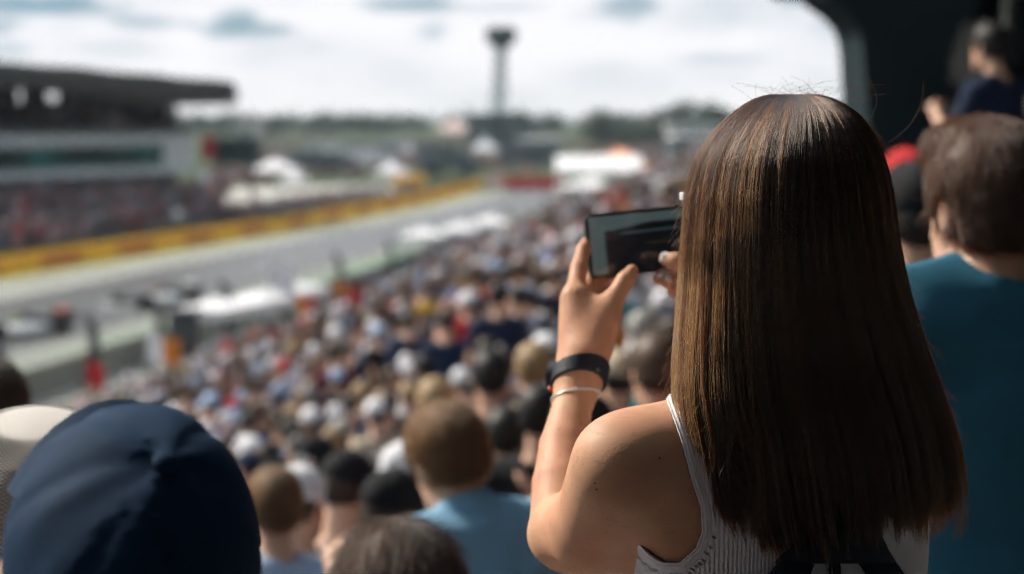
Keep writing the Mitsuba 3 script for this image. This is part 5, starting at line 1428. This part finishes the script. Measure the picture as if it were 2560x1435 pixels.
for k in range(0, 36):
    for sidx in np.arange(3.6, 60, 0.52):
        d = sidx + cr.normal(0, 0.08)
        x = float(row_x(k + 0.45, d)) + cr.normal(0, 0.06)
        if x < XS(d) + 0.3 or cr.random() < 0.05: continue
        if d < 6.2 and -1.1 < x < 0.36: continue
        if x < -0.9 and d < 4.6: continue
        if abs(x) > 0.30 * d + 1.0: continue
        if any((x - hx_) ** 2 + (d - hd_) ** 2 < (0.30 + hr_ * 0.4) ** 2 for hx_, hd_, hr_ in HEROES): continue
        px = 1280 + x / d * FPX
        (behind if 1735 < px < 2215 else cand).append((d, x, k))
cand.sort()
near, rest = [], [c for c in behind if c[0] > 4.4]
def head_px(c):
    d, x, k = c
    q = np.array([x, d, k * RISE + 1.25]) - EYE
    w = q @ FWD
    return 1280 + FPX * q[0] / w, 717.5 - FPX * (q @ UPV) / w
for c in cand:
    px, py = head_px(c)
    vis = -60 < px < 2620 and py < 1470
    (near if vis and len(near) < 270 else rest).append(c)
ONES = 'zero one two three four five six seven eight nine ten eleven twelve thirteen fourteen fifteen sixteen seventeen eighteen nineteen'.split()
TENS = 'x x twenty thirty forty fifty sixty seventy eighty ninety hundred'.split()
def words(n):
    n = int(min(max(n, 0), 99))
    return ONES[n] if n < 20 else TENS[n // 10] + ('-' + ONES[n % 10] if n % 10 else '')
def where(px, py):
    return f'{words(round(px / 25.6))} percent across, {words(round(py / 14.35))} percent down'
seen_labels = set()
for d, x, k in near:
    hz, lean, hair, parts = PROTO[int(cr.choice([0, 1, 2, 5, 6, 7, 0, 1, 6]))] if d < 16 or cr.random() < 0.8 else PROTO[cr.integers(3, 5)]
    yaw = cr.normal(0.25, 0.4) + (cr.normal(0, 1.3) if cr.random() < 0.15 else 0)
    shirt = SHIRTS[cr.integers(0, len(SHIRTS))]
    hc = int(cr.choice(6, p=[0.33, 0.33, 0.1, 0.07, 0.05, 0.12])); sk_ = int(cr.choice(5, p=[0.35, 0.3, 0.2, 0.1, 0.05])); capc = CAPS[cr.integers(0, len(CAPS))]
    M = np.eye(4); M[:3, :3] = rotz(yaw) * cr.uniform(0.94, 1.05); M[:3, 3] = [x, d, k * RISE]
    hd_w = M[:3, :3] @ np.array([0, lean, hz]) + M[:3, 3] - EYE
    w_ = hd_w @ FWD; px, py = 1280 + FPX * hd_w[0] / w_, 717.5 - FPX * (hd_w @ UPV) / w_
    head_words = f'{capc} cap' if hair == 'cap' else {'long': 'long ', 'bun': 'tied ', 'crop': 'cropped '}.get(hair, 'short ') + HW[hc] + ' hair'
    lab = f'spectator with {head_words} and {shirt} shirt, {where(px, py)}'
    while lab in seen_labels: px += 13; lab = f'spectator with {head_words} and {shirt} shirt, {where(px, py)}'
    seen_labels.add(lab)
    key = thing('person', lab, 'person', 'spectators seated in the near stand')
    mats = {'body': f'bsdf_skin{sk_}', 'shirt': CB(shirt), 'trousers': CB('navy'), 'hair': f'bsdf_hair{hc}', 'cap': CB(capc), 'brim': CB(capc)}
    for nm, (pl, _) in parts.items():
        obj(nm, {**pl, 'bsdf': {'type': 'ref', 'id': mats[nm]}, 'to_world': T(M.tolist())}, key)

# ------------------------------------------------------------------ the rest of the crowd
def lowpoly():
    out = []
    for seated in (1, 0):
        hgt = 1.25 if seated else 1.62
        rings = [(0.17, 0.12, hgt - 0.85), (0.16, 0.11, hgt - 0.6), (0.20, 0.12, hgt - 0.34), (0.17, 0.10, hgt - 0.24), (0.06, 0.06, hgt - 0.18)]
        t = np.arange(7) * 2 * np.pi / 7
        X_ = np.stack([np.stack([a * np.cos(t), b * np.sin(t), np.full(7, z)], 1) for a, b, z in rings]); X_ = np.concatenate([X_, X_[:, :1]], 1)
        body_ = grid_mesh(X_)
        if body_.volume < 0: body_.invert()
        head_ = trimesh.creation.icosphere(1, 0.105); head_.vertices = head_.vertices * [0.85, 1, 1.12] + [0, 0, hgt]
        cap_ = trimesh.creation.icosphere(1, 0.112); cap_.vertices = cap_.vertices * [0.9, 1.02, 0.95] + [0, -0.012, hgt + 0.038]
        armm = cat(rod([-0.21, 0, hgt - 0.3], [-0.24, 0.12, hgt - 0.62], 0.05, 5), rod([0.21, 0, hgt - 0.3], [0.24, 0.12, hgt - 0.62], 0.05, 5))
        out.append((body_, head_, cap_, armm))
    return out
LP = lowpoly()
LINC = {k_: np.array(v_) for k_, v_ in CLOTH.items()}
mat('crowd_colour', {'type': 'twosided', 'bsdf': {'type': 'principled', 'base_color': {'type': 'mesh_attribute', 'name': 'vertex_color'}, 'roughness': 0.8, 'specular': 0.2}})
def crowd(name, label, pts, seed, simple=False, shirts=SHIRTS):
    g = np.random.default_rng(seed); n = len(pts)
    V, F_, Cc, base = [], [], [], 0
    for i, (x, y, z) in enumerate(pts):
        body_, head_, cap_, armm = LP[int(g.random() < 0.3)]
        R = rotz(g.normal(0.3, 0.4)) * g.uniform(0.93, 1.06)
        sc = LINC[shirts[g.integers(0, len(shirts))]]; skc = np.array(SKINS[int(g.choice(5, p=[0.35, 0.3, 0.2, 0.1, 0.05]))])
        hc_ = LINC[CAPS[g.integers(0, len(CAPS))]] if g.random() < 0.4 else np.array(HAIRS[int(g.choice(6, p=[0.33, 0.33, 0.1, 0.07, 0.05, 0.12]))])
        for m, c in ((body_, sc), (head_, skc), (cap_, hc_)) + (() if simple else ((armm, skc),)):
            V.append(m.vertices @ R.T + [x, y, z]); F_.append(m.faces + base); base += len(m.vertices); Cc.append(np.broadcast_to(c, (len(m.vertices), 3)))
    m = trimesh.Trimesh(np.vstack(V), np.vstack(F_), process=False)
    k = obj(name, ply(m, 'bsdf_crowd_colour', True, color=np.vstack(Cc)))
    labels[k] = {'label': label, 'category': 'crowd', 'kind': 'stuff'}
pts = [(x, d, k * RISE) for d, x, k in rest]
for k in range(0, 30):
    for sidx in np.arange(60, 214, 0.62):
        d = sidx + cr.normal(0, 0.1); x = float(row_x(k + 0.45, d)) + cr.normal(0, 0.08)
        if x < XS(d) + 0.3 or x > 0.125 * d + 2 or cr.random() < 0.08: continue
        pts.append((x, d, k * RISE))
for d in np.arange(30, 212, 0.8):                                          # standing along the foot of the stand
    for q_ in range(2):
        pts.append((float(XS(d)) + cr.uniform(-1.4, 0.2), d + cr.normal(0, 0.3), 0.0))
crowd('near_crowd', 'packed rows of spectators down the near stand towards the bend', pts, 21)
pts = []
for k in range(1, ks + 1):
    a, b = TIER[2 * k - 1], TIER[2 * k]
    L_ = np.linalg.norm(np.diff(a[:, :2], axis=0), axis=1).sum()
    for t in np.arange(0, 1, 0.62 / L_):
        j = t * (len(a) - 1); i0 = int(j); f_ = j - i0
        if i0 + 1 >= len(a): continue
        p = a[i0] * (1 - f_) + a[i0 + 1] * f_
        if cr.random() < 0.93 and p[0] > -0.30 * p[1]: pts.append((p[0] + cr.normal(0, 0.1), p[1] + cr.normal(0, 0.1), p[2]))
for d in np.arange(128, 215, 0.75):
    for o in np.arange(2.2, 10.5, 0.9):
        if cr.random() < 0.75 - 0.35 * (d > 190): pts.append((float(xW(d)) - o + cr.normal(0, 0.15), d + cr.normal(0, 0.2), 0.0))
crowd('far_stand_crowd', 'dense crowd on the lower tier of the main grandstand and beyond its end', pts, 22, True, ['black'] * 8 + ['navy'] * 6 + ['maroon'] * 5 + ['pink'] * 3 + ['red'] * 2 + ['grey'] * 2 + ['white'] * 2 + ['teal'])
pts = []
for k in range(7):
    for s in np.arange(-40, -1.5, 0.6):
        if cr.random() < 0.55:
            p = FP(s, -3.5 - 1.2 * k, 7.75 + 0.32 * k); pts.append(tuple(p))
crowd('upper_tier_crowd', 'spectators in shade on the upper tier of the main grandstand', pts, 23, True)
pts = []
for d in np.arange(300, 470, 2.2):
    x0, x1 = P(640, 300, d)[0], P(1760, 300, d)[0]
    for x in np.arange(x0, x1, 1.15):
        n_ = meshkit.noise(np.array([x / 14, d / 16, 0.3]))
        if n_ > 0.42 and cr.random() < 0.9: pts.append((x + cr.normal(0, 0.3), d + cr.normal(0, 0.6), 0.0))
for d in np.arange(186, 300, 1.3):
    x0, x1 = P(520, 300, d)[0], min(P(900, 300, d)[0], float(xW(d)) - 8)
    for x in np.arange(x0, x1, 0.95):
        if Polygon(RO).contains(__import__('shapely').Point(x, d)) or meshkit.noise(np.array([x / 7, d / 9, 0.9])) < 0.40: continue
        pts.append((x + cr.normal(0, 0.25), d + cr.normal(0, 0.4), 0.0))
for d in np.arange(475, 900, 5.0):
    x0, x1 = P(640, 300, d)[0], P(1760, 300, d)[0]
    for x in np.arange(x0, x1, 2.6):
        n_ = meshkit.noise(np.array([x / 30, d / 40, 0.7]))
        if n_ > 0.5: pts.append((x + cr.normal(0, 0.8), d + cr.normal(0, 1.6), 0.0))
for d in np.arange(236, 300, 1.5):
    x0, x1 = P(1580, 300, d)[0], P(1780, 300, d)[0]
    for x in np.arange(x0, x1, 0.8):
        if cr.random() < 0.8: pts.append((x, d, 0.0))
crowd('paddock_crowd', 'distant crowd filling the ground beyond the bend and around the tents', pts, 24, True, ['black'] * 7 + ['navy'] * 5 + ['maroon'] * 6 + ['pink'] * 4 + ['red'] * 3 + ['grey'] * 2 + ['white'] * 3)
# ------------------------------------------------------------------ racing cars
pmat('car_silver', (0.62, 0.63, 0.66), 0.22, 0.6, 0.2, clearcoat=0.8)
pmat('car_black', (0.009, 0.010, 0.011), 0.6, 0.12)
pmat('car_white', (0.75, 0.75, 0.77), 0.25, 0.5, 0.0, clearcoat=0.8)
pmat('car_orange', (0.68, 0.20, 0.03), 0.3, 0.5)
pmat('car_red', (0.55, 0.03, 0.03), 0.3, 0.5)
pmat('car_lime', (0.40, 0.60, 0.05), 0.35, 0.5)
def hull(pts_r):
    b = [manifold3d.Manifold.sphere(r, 16).translate(list(p)) for p, r in pts_r]
    m = manifold3d.Manifold.batch_hull(b).to_mesh()
    return trimesh.Trimesh(np.array(m.vert_properties[:, :3]), np.array(m.tri_verts), process=False)
def racing_car(label, at_, yaw, body, helmet, accent, pod):
    k = thing('racing_car', label, 'racing car', 'racing cars on the near side of the straight')
    R = rotz(yaw)
    def pl(m): return trimesh.Trimesh(m.vertices @ R.T + at_, m.faces, process=False)
    def add(nm, m, b_, par=k, sm=30): return obj(nm, ply(pl(m), b_, sm), par)
    # x forwards, 5.4 m long
    add('nose', cat(hull([((2.55, 0, 0.30), 0.07), ((2.3, 0.05, 0.32), 0.09), ((2.3, -0.05, 0.32), 0.09), ((0.95, 0.22, 0.42), 0.14), ((0.95, -0.22, 0.42), 0.14), ((0.9, 0, 0.52), 0.12)])), body)
    add('cockpit', cat(hull([((1.0, 0.24, 0.38), 0.16), ((1.0, -0.24, 0.38), 0.16), ((-0.5, 0.30, 0.42), 0.2), ((-0.5, -0.30, 0.42), 0.2)])), body)
    for sy in (-1, 1):
        add('sidepod', hull([((0.55, 0.62 * sy, 0.34), 0.17), ((0.5, 0.45 * sy, 0.45), 0.14), ((-0.6, 0.58 * sy, 0.32), 0.17), ((-1.5, 0.25 * sy, 0.30), 0.1), ((-0.3, 0.4 * sy, 0.5), 0.12)]), pod)
    add('engine_cover', hull([((-0.45, 0, 0.86), 0.13), ((-0.45, 0.22, 0.5), 0.15), ((-0.45, -0.22, 0.5), 0.15), ((-1.9, 0, 0.42), 0.08), ((-1.5, 0, 0.6), 0.06)]), body)
    add('air_intake', hull([((-0.34, 0.05, 0.90), 0.07), ((-0.34, -0.05, 0.90), 0.07), ((-0.30, 0, 0.82), 0.07)]), 'bsdf_car_black')
    add('floor', box([-0.35, 0, 0.07], [3.4, 1.5, 0.04]), 'bsdf_car_black', sm=False)
    add('front_wing', cat(rbox([2.55, 0, 0.14], (0.42, 1.9, 0.03), 0.012, 6), rbox([2.42, 0, 0.22], (0.2, 1.8, 0.02), 0.008, 6)), accent)
    for sy in (-1, 1):
        add('wing_endplate', rbox([2.5, 0.95 * sy, 0.2], (0.55, 0.03, 0.24), 0.012, 6), accent)
        add('rear_endplate', rbox([-2.35, 0.5 * sy, 0.72], (0.5, 0.03, 0.55), 0.012, 6), 'bsdf_car_black')
    add('rear_wing', cat(rbox([-2.35, 0, 0.92], (0.32, 1.0, 0.035), 0.012, 6), rbox([-2.47, 0, 0.97], (0.18, 1.0, 0.03), 0.012, 6)), accent)
    add('wing_pillar', beam([-2.2, 0, 0.4], [-2.35, 0, 0.9], 0.05, 0.16), 'bsdf_car_black', sm=False)
    a = np.linspace(-math.pi / 2, math.pi / 2, 13)
    hp2 = [np.array([0.35 - 0.62 * (1 - math.cos(t) ** 0.8) , 0.30 * math.sin(t), 0.78 - 0.05 * abs(math.sin(t))]) for t in a]
    add('halo', cat(*[rod(p, q, 0.035, 8) for p, q in zip(hp2[:-1], hp2[1:])], rod(hp2[6], [0.72, 0, 0.5], 0.03, 8)), 'bsdf_car_black')
    hl = trimesh.creation.icosphere(3, 0.145); hl.vertices = hl.vertices * [1.1, 0.9, 1.0] + [0.0, 0, 0.74]
    hk = add('helmet', hl, helmet)
    add('visor', hull([((0.12, 0.07, 0.76), 0.045), ((0.12, -0.07, 0.76), 0.045)]), 'bsdf_car_black', hk)
    for x in (1.75, -1.75):
        for sy in (-1, 1):
            w_ = 0.34 if x > 0 else 0.42
            t = trimesh.creation.revolve(np.array([(0.17, -w_ / 2 + 0.03), (0.30, -w_ / 2), (0.345, -w_ / 2 + 0.05), (0.345, w_ / 2 - 0.05), (0.30, w_ / 2), (0.17, w_ / 2 - 0.03)]), sections=28)
            t.vertices = t.vertices[:, [0, 2, 1]] * [1, -1, 1] + [x, sy * 0.78, 0.345]
            wk = add('wheel', t, 'bsdf_tyre')
            rim = rod([x, sy * 0.78 - w_ * 0.42, 0.345], [x, sy * 0.78 + w_ * 0.42, 0.345], 0.175, 20)
            add('rim', rim, 'bsdf_car_black', wk)
            add('suspension', cat(beam([x - 0.15, sy * 0.2, 0.42], [x, sy * 0.66, 0.40], 0.03), beam([x + 0.2, sy * 0.2, 0.25], [x, sy * 0.66, 0.28], 0.03)), 'bsdf_car_black', sm=False)
    return k
c1 = G(392, 764); c2 = G(40, 842)
ty = math.atan2(-1.0, -0.2) + 0.45
racing_car('black and silver racing car with an orange helmet, right one of two', c1, math.atan2(-0.83, -0.55), 'bsdf_car_black', 'bsdf_car_orange', 'bsdf_car_white', 'bsdf_car_white')
racing_car('white and black racing car cut by the left edge of the photo', c2, math.atan2(-0.75, -0.66), 'bsdf_car_black', 'bsdf_car_lime', 'bsdf_car_red', 'bsdf_car_white')

# ------------------------------------------------------------------ flags over the crowd
def flag(label, px, py, d, w, h, mats_, base=None, seed=0, stripe=1, sag=0.25):
    k = thing('flag', label, 'flag'); c = P(px, py, d); g = np.random.default_rng(seed)
    z0 = floor_z(c[0], d) + 1.3 if base is None else base
    u_, v_ = np.meshgrid(np.linspace(0, 1, 15), np.linspace(0, 1, 10), indexing='ij')
    ph = g.uniform(0, 6)
    X_ = np.stack([c[0] - w / 2 + w * u_, d + 0.12 * np.sin(u_ * 6 + ph + v_) * (0.3 + u_), c[2] + h / 2 - h * v_ - sag * h * u_ ** 1.5 + 0.04 * np.sin(u_ * 8 + ph)], -1)
    for i, m in enumerate(mats_):
        n = len(mats_); a, b = round(14 * i / n), round(14 * (i + 1) / n)
        mm = grid_mesh(X_[a:b + 1])
        obj('cloth', ply(thicken(mm, 0.004), m, 60), k)
    obj('pole', ply(rod([c[0] - w / 2, d, z0], [c[0] - w / 2, d, c[2] + h / 2 + 0.05], 0.018, 8), 'bsdf_tower_steel'), k)
flag('red flag waved over the crowd in the middle, left of the raised hand', 898, 742, 62, 0.85, 0.55, [CB('red')], seed=1)
flag('orange and red flag between the white awnings and the red flag', 762, 762, 66, 0.7, 0.7, [CB('orange'), CB('red')], seed=2)
flag('white and orange flag held up left of the white awnings', 402, 872, 58, 1.0, 0.9, [CB('white'), CB('orange')], seed=3, base=1.2)
flag('white flag above the white awnings, over the green strip', 706, 690, 70, 0.95, 1.1, [CB('white')], seed=4)
flag('small bright red flag low beside the dark fence post at the left', 232, 940, 52, 0.5, 0.75, [CB('red')], seed=5, base=0.9)
flag('small orange flag right of the red flag, further off', 850, 720, 74, 0.6, 0.5, [CB('orange')], seed=6)
flag('orange flag in the crowd just left of the raised hand', 1375, 700, 36, 0.42, 0.34, [CB('orange')], seed=7)
flag('teal flag at the nearest white awning', 570, 778, 72, 0.5, 0.6, [CB('teal')], seed=8, base=1.2)
flag('blue flag in the crowd between the raised hand and the long hair', 1618, 752, 22, 0.20, 0.24, [CB('blue')], seed=9)
flag('small red and white flag by the white sun cap', 780, 1240, 7.0, 0.10, 0.16, [CB('white'), CB('red')], seed=10)

# loudspeaker mast and booth at the fence
BT = thing('marshal_booth', 'dark grey booth at the near fence, left of the white awnings', 'booth')
pmat('booth', (0.045, 0.05, 0.06), 0.7)
bg = np.array([P(455, 880, 68)[0], 68.0, 0.0])
obj('cabin', ply(rbox(bg + [0, 0, 1.25], (0.95, 1.0, 1.6), 0.05, 8), 'bsdf_booth', 30), BT)
obj('roof', ply(box(bg + [0, 0, 2.12], [1.15, 1.2, 0.1]), 'bsdf_booth'), BT)
obj('window', ply(box(bg + [0, -0.51, 1.55], [0.6, 0.03, 0.5]), 'bsdf_far_glass'), BT)
for sx in (-1, 1):
    obj('leg', ply(box(bg + [sx * 0.4, 0, 0.225], [0.1, 0.8, 0.45]), 'bsdf_booth'), BT)
LS = thing('light_mast', 'short mast with a white round lamp in front of the main grandstand', 'lamp')
lp_ = P(509, 447, 150)
obj('pole', ply(rod([lp_[0], 150, 0], lp_, 0.06, 8), 'bsdf_tower_steel'), LS)
gl_ = trimesh.creation.icosphere(3, 0.42); gl_.apply_translation(lp_)
obj('globe', ply(gl_, 'bsdf_white_roof', True), LS)
LS2 = thing('light_mast', 'short mast with a pale round lamp above the yellow and red barrier', 'lamp')
lp_ = P(448, 540, 140)
obj('pole', ply(rod([lp_[0], 140, 0], lp_, 0.06, 8), 'bsdf_tower_steel'), LS2)
gl_ = trimesh.creation.icosphere(3, 0.40); gl_.apply_translation(lp_)
obj('globe', ply(gl_, 'bsdf_white_roof', True), LS2)
# dark hoarding at the edge of the crowd
HD = thing('hoarding', 'dark grey hoarding along the foot of the stand left of the phone', 'hoarding')
q = 84.0
while q < 136:
    x = float(XS(q)) - 1.6; x2 = float(XS(q + 3)) - 1.6
    obj('panel', ply(beam([x, q, 0.85], [x2, q + 2.97, 0.85], 0.1, 1.7), 'bsdf_booth'), HD); q += 3

# ------------------------------------------------------------------ air
scene['air'] = {'type': 'homogeneous', 'albedo': rgb(0.90, 0.95, 1.0), 'sigma_t': rgb(0.00010, 0.000107, 0.000115)}
scene['haze'] = {'type': 'cube', 'to_world': T().translate([0, 1900, 21]).scale([3300, 2800, 29]), 'bsdf': {'type': 'null'}, 'interior': {'type': 'ref', 'id': 'air'}}
scene['camera']['medium'] = {'type': 'ref', 'id': 'air'}
labels['haze'] = {'label': 'thin pale haze in the air', 'category': 'haze', 'kind': 'stuff'}
